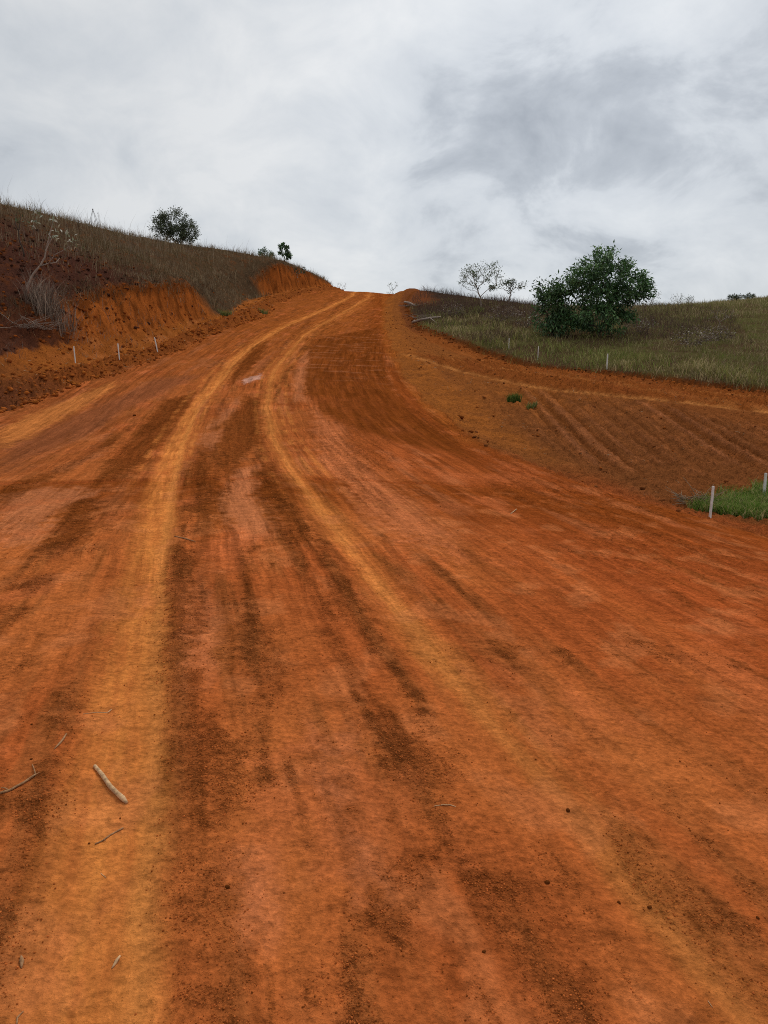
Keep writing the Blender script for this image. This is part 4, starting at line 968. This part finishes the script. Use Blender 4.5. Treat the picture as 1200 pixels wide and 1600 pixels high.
tree('leggy_shrub', 'smaller open shrub with upright leaves right of the leggy dark one', 'shrub', based(466, 424, 80),
     [(-0.2,0,0.9,0.35,0.3,0.45,1),(0.45,0,1.1,0.3,0.3,0.4,1)], 22, 150, 0.20, ol, 0.03, 0.12, -0.5, 3, M_GREYBARK, 43, 0.12)
tree('bare_shrub', 'small leafless shrub where the hill meets the road crest', 'shrub', based(534, 452, 93),
     [(0,0,0.6,0.8,0.6,0.5,1)], 46, 60, 0.09, ol, 0.025, 0.12, 0, 5, M_GREYBARK, 45, 0.08)
tree('bare_shrub', 'bare pale shrub with a tuft of green leaves at the road crest', 'shrub', based(612, 460, 97),
     [(0.1,0,1.1,0.75,0.5,0.65,1.3),(-0.2,0,0.3,0.7,0.5,0.2,0.8)], 50, 130, 0.13, dk + pg, 0.028, 0.12, 0, 4, M_GREYBARK, 47, 0.1)
# scrub on the right skyline
for (u_, v_, Y_, w_, h_, nl, lab, sd_) in [(1016, 488, 74, 1.0, 2.2, 260, 'dry open shrub just right of the largest tree', 51), (1057, 484, 80, 0.8, 1.3, 120, 'thin dry shrub on the skyline between two others right of the largest tree', 53),
                                          (1077, 482, 84, 0.6, 0.9, 200, 'little bushy shrub on the right skyline beside the thin dry one', 55)]:
    tree('dry_shrub', lab, 'shrub', based(u_, v_, Y_), [(0, 0, h_ * 0.6, w_, w_ * 0.8, h_ * 0.42, 1)], 40, nl, 0.12, pg + ol, 0.03, 0.16, 0, 4, M_GREYBARK, sd_, 0.1)
for (u_, Y_, w_, h_, lab, sd_) in [(1146, 104, 0.75, 0.7, 'small dark bush on the far pasture skyline, left one of a pair', 57), (1168, 106, 1.0, 0.6, 'wider dark bush on the far pasture skyline, right one of a pair', 59)]:
    tree('pasture_bush', lab, 'bush', based(u_, 472, Y_), [(0, 0, h_ * 0.6, w_, w_, h_ * 0.55, 1)], 36, 900, 0.18, ol, 0.03, 0.2, 0.2, 3, seed=sd_, fork=0.1)
tree('dry_shrub', 'leaning pale shrub standing alone on the green right slope', 'shrub', based(1122, 522, 50), [(0.2, 0, 1.0, 0.8, 0.6, 0.5, 1)], 26, 120, 0.11, [s2l(140, 124, 104), s2l(110, 100, 78)], 0.03, 0.14, 0, 3, M_GREYBARK, 61, 0.12)


br = [s2l(112, 92, 78), s2l(92, 74, 62), s2l(130, 112, 92)]
for (u_, v_, Y_, w_, h_, nl, lab, sd_) in [(708, 500, 54, 1.1, 0.9, 500, 'low dead brown bush left of the pale sparse tree foot', 71), (782, 512, 49, 1.2, 1.0, 700, 'rounded dead bush below the small clumped tree', 73), (822, 520, 45, 0.9, 1.0, 600, 'dead bush touching the left side of the dense green bush', 75),
                                          (1085, 562, 36, 1.1, 0.9, 700, 'dark dead bush low on the right slope above the turf edge', 77), (1120, 548, 39, 0.9, 0.8, 500, 'smaller dead bush up the slope behind the dark dead one', 79), (1000, 528, 43, 0.9, 0.9, 450, 'dead bush right of the largest tree foot', 81)]:
    tree('dead_bush', lab, 'bush', based(u_, v_, Y_), [(0, 0, h_ * 0.5, w_, w_ * 0.8, h_ * 0.5, 1)], 90, nl, 0.10, br, 0.022, 0.18, 0.1, 6, M_DEADBARK, sd_, 0.08, group=None)
# leaning sapling with silvery leaves on the left hillside: stems traced as real curves
def sapling(name, label, base_uv, Y, stems, tufts, bark, cols, rbase):
    b = based(*base_uv, Y); root = empty(name, b); tag(root, label, 'sapling'); T = Tubes()
    for i_, pts in enumerate(stems):
        P = [Vector(at(u_, v_, Y + dy)) - Vector(b) for u_, v_, dy in pts]
        n = len(P); r_ = rbase * (1 if i_ == 0 else 0.6)
        T.tube(P, [r_ * (1 - 0.7 * k / (n - 1)) for k in range(n)], 6)
    T.v = [(a_, b_, c_) for a_, b_, c_ in T.v]; T.build('trunk', bark, root)
    P = []
    for (u_, v_, dy, n, rr) in tufts:
        c = np.array(at(u_, v_, Y + dy)) - np.array(b); P.append(c + RNG.normal(size=(n, 3)) * rr)
    P = np.concatenate(P); n = len(P); D = RNG.normal(size=(n, 3)) + [0, 0, 0.3]; cols = np.array(cols)
    leaves('crown', P, D, 0.12 + 0.10 * RNG.random(n), cols[RNG.integers(0, len(cols), n)], root, 0.4)
    return root


sil = [s2l(170, 172, 150), s2l(140, 146, 118), s2l(196, 194, 176), s2l(110, 116, 84)]
sapling('leaning_sapling', 'leaning bare-stemmed sapling with silvery leaf tufts on the left hillside', (44, 455), 27.5,
        [[(44, 458, 0), (43, 446, 0), (52, 428, 0.1), (63, 415, 0.2), (70, 402, 0.3), (72, 390, 0.4), (78, 378, 0.5), (84, 368, 0.6)], [(63, 416, 0.2), (76, 412, 0.0), (86, 398, -0.1), (98, 392, -0.2), (110, 384, -0.3)],
         [(72, 392, 0.4), (76, 374, 0.5), (82, 350, 0.6), (85, 342, 0.6)], [(78, 412, 0.0), (88, 410, 0.3), (93, 403, 0.4)]],
        [(84, 364, 0.6, 14, 0.10), (92, 366, 0.5, 9, 0.10), (113, 382, -0.3, 16, 0.12), (105, 372, -.1, 5, 0.12), (84, 342, 0.6, 12, 0.10)], M_GREYBARK, sil, 0.05)
sapling('young_sapling', 'upright young sapling with a column of silvery leaves at far left', (52, 365), 29,
        [[(52, 368, 0), (52, 358, 0), (54, 345, 0), (60, 333, 0)]], [(60, 334, 0, 14, 0.08), (55, 342, 0, 10, 0.09), (53, 351, 0, 8, 0.08)], M_GREYBARK, sil, 0.018)
sapling('bare_sapling', 'dark bent sapling with few leaves at the far left edge', (38, 399), 30,
        [[(38, 401, 0), (36, 390, 0), (30, 375, 0), (29, 362, 0), (31, 350, 0), (32, 338, 0)], [(29, 362, 0), (25, 352, 0), (24, 346, 0)]], [(32, 338, 0, 6, 0.1), (26, 345, 0, 4, 0.08)], M_BARK, ol, 0.035)

# dry stalks meeting at a knob on the crest
b = based(146, 346, 55); root = empty('dry_stalk', b); tag(root, 'thin dark stalks meeting at a knob on the left hill crest', 'plant')
top = Vector(at(145, 327, 55)) - Vector(b)
for dx, dy in ((-0.36, 0.1), (-0.1, -0.2), (0.14, 0.2), (0.36, -0.05)):
    T = Tubes(); T.tube([Vector((dx, dy, -0.15)), Vector((dx * 0.6, dy * 0.6, top.z * 0.5)), top], [0.014, 0.012, 0.009], 5); T.build('stalk', M_BARK, root)
P = np.array([top[:]]); o = lumps('seed_head', P, np.array([0.055]), np.array([s2l(60, 50, 44)]), sink=0.5); o.parent = root; del o['kind']
P2 = np.array(at(153, 333, 55)) - np.array(b); T = Tubes(); T.tube([Vector((0.45, 0.1, -0.1)), Vector(P2)], [0.010, 0.008], 5); T.build('stalk', M_BARK, root)
o = lumps('seed_head', P2[None], np.array([0.04]), np.array([s2l(60, 50, 44)]), sink=0.5); o.parent = root; del o['kind']

# dry grass clump under the sapling, cut brush on the shelf, weeds
def clump_at(name, label, u, v, n, r1, r2, hgt, wid, lean, cols, cat='plant'):
    p = SP_(u, v); return patch(name, label, [(p[0], p[1], r1, r2)], n, hgt, wid, lean, cols, cat)


for (u_, v_, n_, rr_, h_, lab) in [(82, 492, 330, 1.0, 1.05, 'tall pale dry grass clump in front of the leaning sapling'), (60, 478, 170, 0.7, 0.8, 'smaller dry grass clump left of the tall pale clump')]:
    o = clump_at('dry_grass_clump', lab, u_, v_, n_, rr_, rr_, h_, 0.018, 0.65, [c_ * f_ for c_ in g_gry for f_ in (0.8, 1.3)], 'grass clump'); del o['kind']
for (u_, v_, n_, rr_, h_, cols_, lab) in [(803, 628, 260, 0.26, 0.22, g_grn[1:2] + [s2l(64, 86, 36)], 'green weed growing alone in the graded basin'), (832, 637, 120, 0.22, 0.14, g_grn, 'flatter weed just right of the green weed in the basin'),
                                       (352, 494, 260, 0.45, 0.3, g_grn, 'green tuft at the foot of the grassy tongue left of the road'), (412, 489, 160, 0.35, 0.25, g_grn, 'small green tuft on the windrow where the left verge narrows')]:
    o = clump_at('green_weed', lab, u_, v_, n_, rr_, rr_, h_, 0.022, 0.8, cols_, 'weed'); del o['kind']


def pile(name, label, centre, n, ln, rad, r_, mat, hgt, seed):
    """a heap of crossed stems"""
    rnd = random.Random(seed); T = Tubes()
    for k in range(n):
        a = rnd.random() * 6.283; rr = r_ * math.sqrt(rnd.random()); cx, cy = rr * math.cos(a), rr * math.sin(a)
        l = ln * (0.5 + rnd.random()); az = rnd.random() * 6.283; el = rnd.uniform(-0.15, 0.9) * hgt
        d = Vector((math.cos(az) * math.cos(el), math.sin(az) * math.cos(el), math.sin(el))); z0 = hgt * 0.25 * rnd.random() * (1 - rr / r_)
        p0 = Vector((cx, cy, z0)); T.tube([p0, p0 + d * l * 0.5 + Vector((0, 0, rnd.uniform(0, .1) * l)), p0 + d * l], [rad, rad * 0.8, rad * 0.3], 4)
    o = T.build(name, mat, None); o.location = centre; tag(o, label, 'brush pile'); return o


def pos(u, v): p = SP_(u, v); return Vector((p[0], p[1], float(stand(p[0], p[1])[0])))


M_STRAW = wood_material('straw', (0.16, 0.10, 0.06), (0.36, 0.26, 0.16), (40, 40, 40))
pile('root_clump', 'uprooted dry grass clump between the two nearest right stakes', pos(1085, 787), 90, 0.32, 0.007, 0.28, M_STRAW, 0.8, 3)
pile('brush_heap', 'heap of cut grey brush at the left end of the bank', pos(42, 512), 80, 0.9, 0.014, 0.9, M_GREYBARK, 0.6, 5)
pile('brush_heap', 'low cut brush beside the fallen branch right of the road', pos(665, 497), 60, 0.8, 0.016, 0.9, M_GREYBARK, 0.35, 7)
pile('brush_heap', 'scattered cut stems near the top of the right bank', pos(642, 478), 40, 0.9, 0.018, 0.8, M_GREYBARK, 0.3, 9)


# ---------------------------------------------------------------- survey stakes
def stake(label, u, v, hgt, w, tilt, Y=None):
    p = pos(u, v) if Y is None else Vector(based(u, v, Y)); rnd = random.Random(u)
    T = Tubes(); n = 7; pts = []; rr = []
    for k in range(n):
        t = k / (n - 1); pts.append((rnd.uniform(-1, 1) * 0.0015 + tilt * hgt * t, rnd.uniform(-1, 1) * 0.002, -0.12 + (hgt + 0.12) * t)); rr.append(w * 0.7 * (1 + rnd.uniform(-0.04, 0.04)))
    pts.append((pts[-1][0], pts[-1][1], pts[-1][2] + 0.004)); rr.append(w * 0.55)
    T.tube(pts, rr, 4)
    o = T.build('survey_stake', M_STAKE)
    for f_ in o.data.polygons: f_.use_smooth = False
    o.location = p; o.rotation_euler = (0, 0, rnd.uniform(-0.3, 0.3)); tag(o, label, 'stake', 'white survey stakes beside the road'); return o


stake('white stake left of the road, the one farthest left', 118, 567, 0.60, 0.034, -0.03)
stake('white stake left of the road, middle of the three', 187, 562, 0.62, 0.034, -0.05)
stake('white stake left of the road tilting left behind the windrow', 247, 549, 0.62, 0.036, -0.20)
stake('white stake in the grass edge below the sparse trees', 795, 546, 0.52, 0.036, 0.0)
stake('thin white stake at the turf edge below the dark bush', 840, 562, 0.60, 0.032, 0.03)
stake('white stake in grass below the right side of the largest tree', 948, 576, 0.62, 0.040, 0.01)
stake('nearest white stake, standing in the bright green grass', 1109, 809, 0.52, 0.032, 0.03)
stake('white stake at the right edge of the picture behind green grass', 1193, 778, 0.45, 0.036, 0.0)


# ---------------------------------------------------------------- sticks and twigs on the road
def limb(name, label, uvs, rads, mat, cat, sides=8, forks=(), seed=0, lift=0.0):
    rnd = random.Random(seed); P0 = [pos(u_, v_) for u_, v_ in uvs]; c = P0[len(P0) // 2].copy()
    T = Tubes()
    fine = []; rf = []
    for i in range(len(P0) - 1):
        for k in range(3):
            t = k / 3; fine.append(P0[i].lerp(P0[i + 1], t)); rf.append((rads[i] * (1 - t) + rads[i + 1] * t) * (1 + rnd.uniform(-0.012, 0.012)))
    fine.append(P0[-1]); rf.append(rads[-1])
    zmin = [float(stand(p.x, p.y)[0]) for p in fine]
    # a stiff stick rests on the high points under it
    a, b_ = zmin[0], zmin[-1]; n = len(fine)
    dev = max(zmin[i] - (a + (b_ - a) * i / (n - 1)) for i in range(n))
    pts = [Vector((p.x + rnd.uniform(-1, 1) * rf[i] * 0.02, p.y + rnd.uniform(-1, 1) * rf[i] * 0.02, a + (b_ - a) * i / (n - 1) + dev * 0.7 + rf[i] * 0.8 + lift)) - c for i, p in enumerate(fine)]
    T.tube(pts, rf, sides)
    for (i0, u_, v_, r_) in forks:
        e_ = pos(u_, v_); s_ = pts[i0 * 3]; q_ = e_ - c + Vector((0, 0, r_ + lift)); T.tube([s_, s_.lerp(q_, 0.5) + Vector((0, 0, 0.004)), q_], [r_, r_ * 0.8, r_ * 0.5], 5)
    o = T.build(name, mat); o.location = c; tag(o, label, cat); return o


limb('stick', 'thick weathered stick lying on the pale wheel track', [(148, 1195), (160, 1210), (172, 1227), (184, 1238), (192, 1245), (198, 1251)], [0.0072, 0.0088, 0.0092, 0.0094, 0.0104, 0.0055], M_STICK, 'stick', 10, seed=1)
limb('twig', 'thin forked twig on the wheel track just below the thick stick', [(148, 1313), (160, 1307), (170, 1300), (192, 1288)], [0.0022, 0.003, 0.0034, 0.003], M_TWIG, 'twig', 6, [(1, 165, 1309, 0.002)], 2)
limb('twig', 'short dark curved twig up and left of the thick stick', [(85, 1173), (93, 1166), (99, 1158), (104, 1149)], [0.002, 0.005, 0.005, 0.003], M_TWIG, 'twig', 6, seed=3)
limb('twig', 'branching brown twig at the left edge of the road surface', [(0, 1243), (15, 1240), (38, 1226), (56, 1213)], [0.005, 0.005, 0.0045, 0.004], M_TWIG, 'twig', 6, [(3, 51, 1200, 0.003), (1, 2, 1234, 0.003), (2, 62, 1211, 0.002)], 4)
limb('wood_chip', 'pale wood chip on the track near the bottom of the picture', [(174, 1502), (181, 1494), (187, 1486)], [0.002, 0.0055, 0.003], M_STICK, 'wood chip', 5, seed=5)
limb('straw', 'thin straw with raised end above the thick stick', [(130, 1118), (150, 1114), (168, 1113), (174, 1105)], [0.0015, 0.002, 0.0025, 0.002], M_STICK, 'straw', 5, seed=6)
limb('twig', 'thin twig on the road between the two pale tracks', [(272, 837), (288, 842), (305, 848)], [0.005, 0.007, 0.004], M_TWIG, 'twig', 6, seed=7)
limb('straw', 'straight pale straw on the red right half of the road', [(798, 803), (807, 796)], [0.007, 0.006], M_STICK, 'straw', 5, seed=8)
limb('straw', 'thin curved straw on the road right of the dark crumb band', [(678, 1261), (692, 1260), (704, 1260), (712, 1263)], [0.0014, 0.002, 0.002, 0.0014], M_STICK, 'straw', 5, seed=9)
limb('straw', 'faint straw lying below the forked twig', [(157, 1358), (165, 1364)], [0.0012, 0.0012], M_STICK, 'straw', 4, seed=10)
limb('straw', 'short straw at the lower right of the road', [(1106, 1565), (1113, 1576)], [0.0014, 0.001], M_STICK, 'straw', 4, seed=11)
limb('dead_leaf', 'curled brown dead leaf near the bottom left corner', [(33, 1492), (34, 1500), (33, 1507)], [0.002, 0.007, 0.002], M_TWIG, 'leaf', 6, seed=12)
limb('twig', 'crooked thin stem in the bottom left corner', [(26, 1598), (27, 1588), (31, 1580), (36, 1576)], [0.002, 0.0026, 0.002, 0.0015], M_TWIG, 'twig', 5, seed=13)
limb('fallen_branch', 'bare fallen branch on the dead brush right of the road', [(645, 509), (660, 507), (672, 504), (688, 500)], [0.10, 0.08, 0.07, 0.05], M_GREYBARK, 'branch', 8, [(2, 682, 509, 0.04), (0, 648, 505, 0.05)], 14, 0.15)
limb('fallen_branch', 'pale cut log lying at the top of the right bank', [(632, 474), (640, 478), (648, 481)], [0.08, 0.09, 0.07], M_GREYBARK, 'branch', 8, seed=15, lift=0.1)

# clods large enough to be picked out one by one on the road
for i_, (u_, v_, s_, lab) in enumerate([(855, 1383, 0.010, 'dark soil clod lying alone right of centre near the bottom'), (967, 1413, 0.008, 'dark clod just left of a similar one near the lower right'), (1014, 1424, 0.009, 'dark clod just right of a similar one near the lower right'),
        (887, 1267, 0.011, 'dark clod on the faint grey part of the right track'), (996, 1356, 0.006, 'tiny dark pebble between the track clod and the clod pair'), (355, 1391, 0.011, 'dark clod on the red soil between the two tracks near the bottom'),
        (1184, 1442, 0.008, 'dark clod near the right edge low in the picture'), (50, 1136, 0.007, 'dark pebble above the branching twig at left'), (49, 1189, 0.007, 'dark pebble just above the fork of the branching twig'),
        (139, 1314, 0.005, 'tiny dark pebble left of the forked twig'), (210, 650, 0.045, 'dark clod on the left of the road below the windrow'), (756, 1493, 0.006, 'tiny dark clod low on the red right half of the road')]):
    p = pos(u_, v_); o = lumps('soil_clod', np.array([p[:]]), np.array([s_ * 0.85]), np.array([c_dark * 0.6]), sink=0.25, flat=0.6, jit=0.4); del o['kind']
    tag(o, lab, 'clod', 'single clods on the road')
for i_, (u_, v_, s_, lab) in enumerate([(720, 655, 0.10, 'elongated dark clod on the ochre slope left of the basin'), (735, 675, 0.07, 'smaller dark clod just below the elongated one on the ochre slope'), (747, 565, 0.12, 'broken clod heap at the top of the basin slope')]):
    p = pos(u_, v_); o = lumps('soil_clod', np.array([p[:]]), np.array([s_]), np.array([c_dark]), sink=0.2, flat=0.55, jit=0.35); del o['kind']
    tag(o, lab, 'clod', 'single clods beside the road')
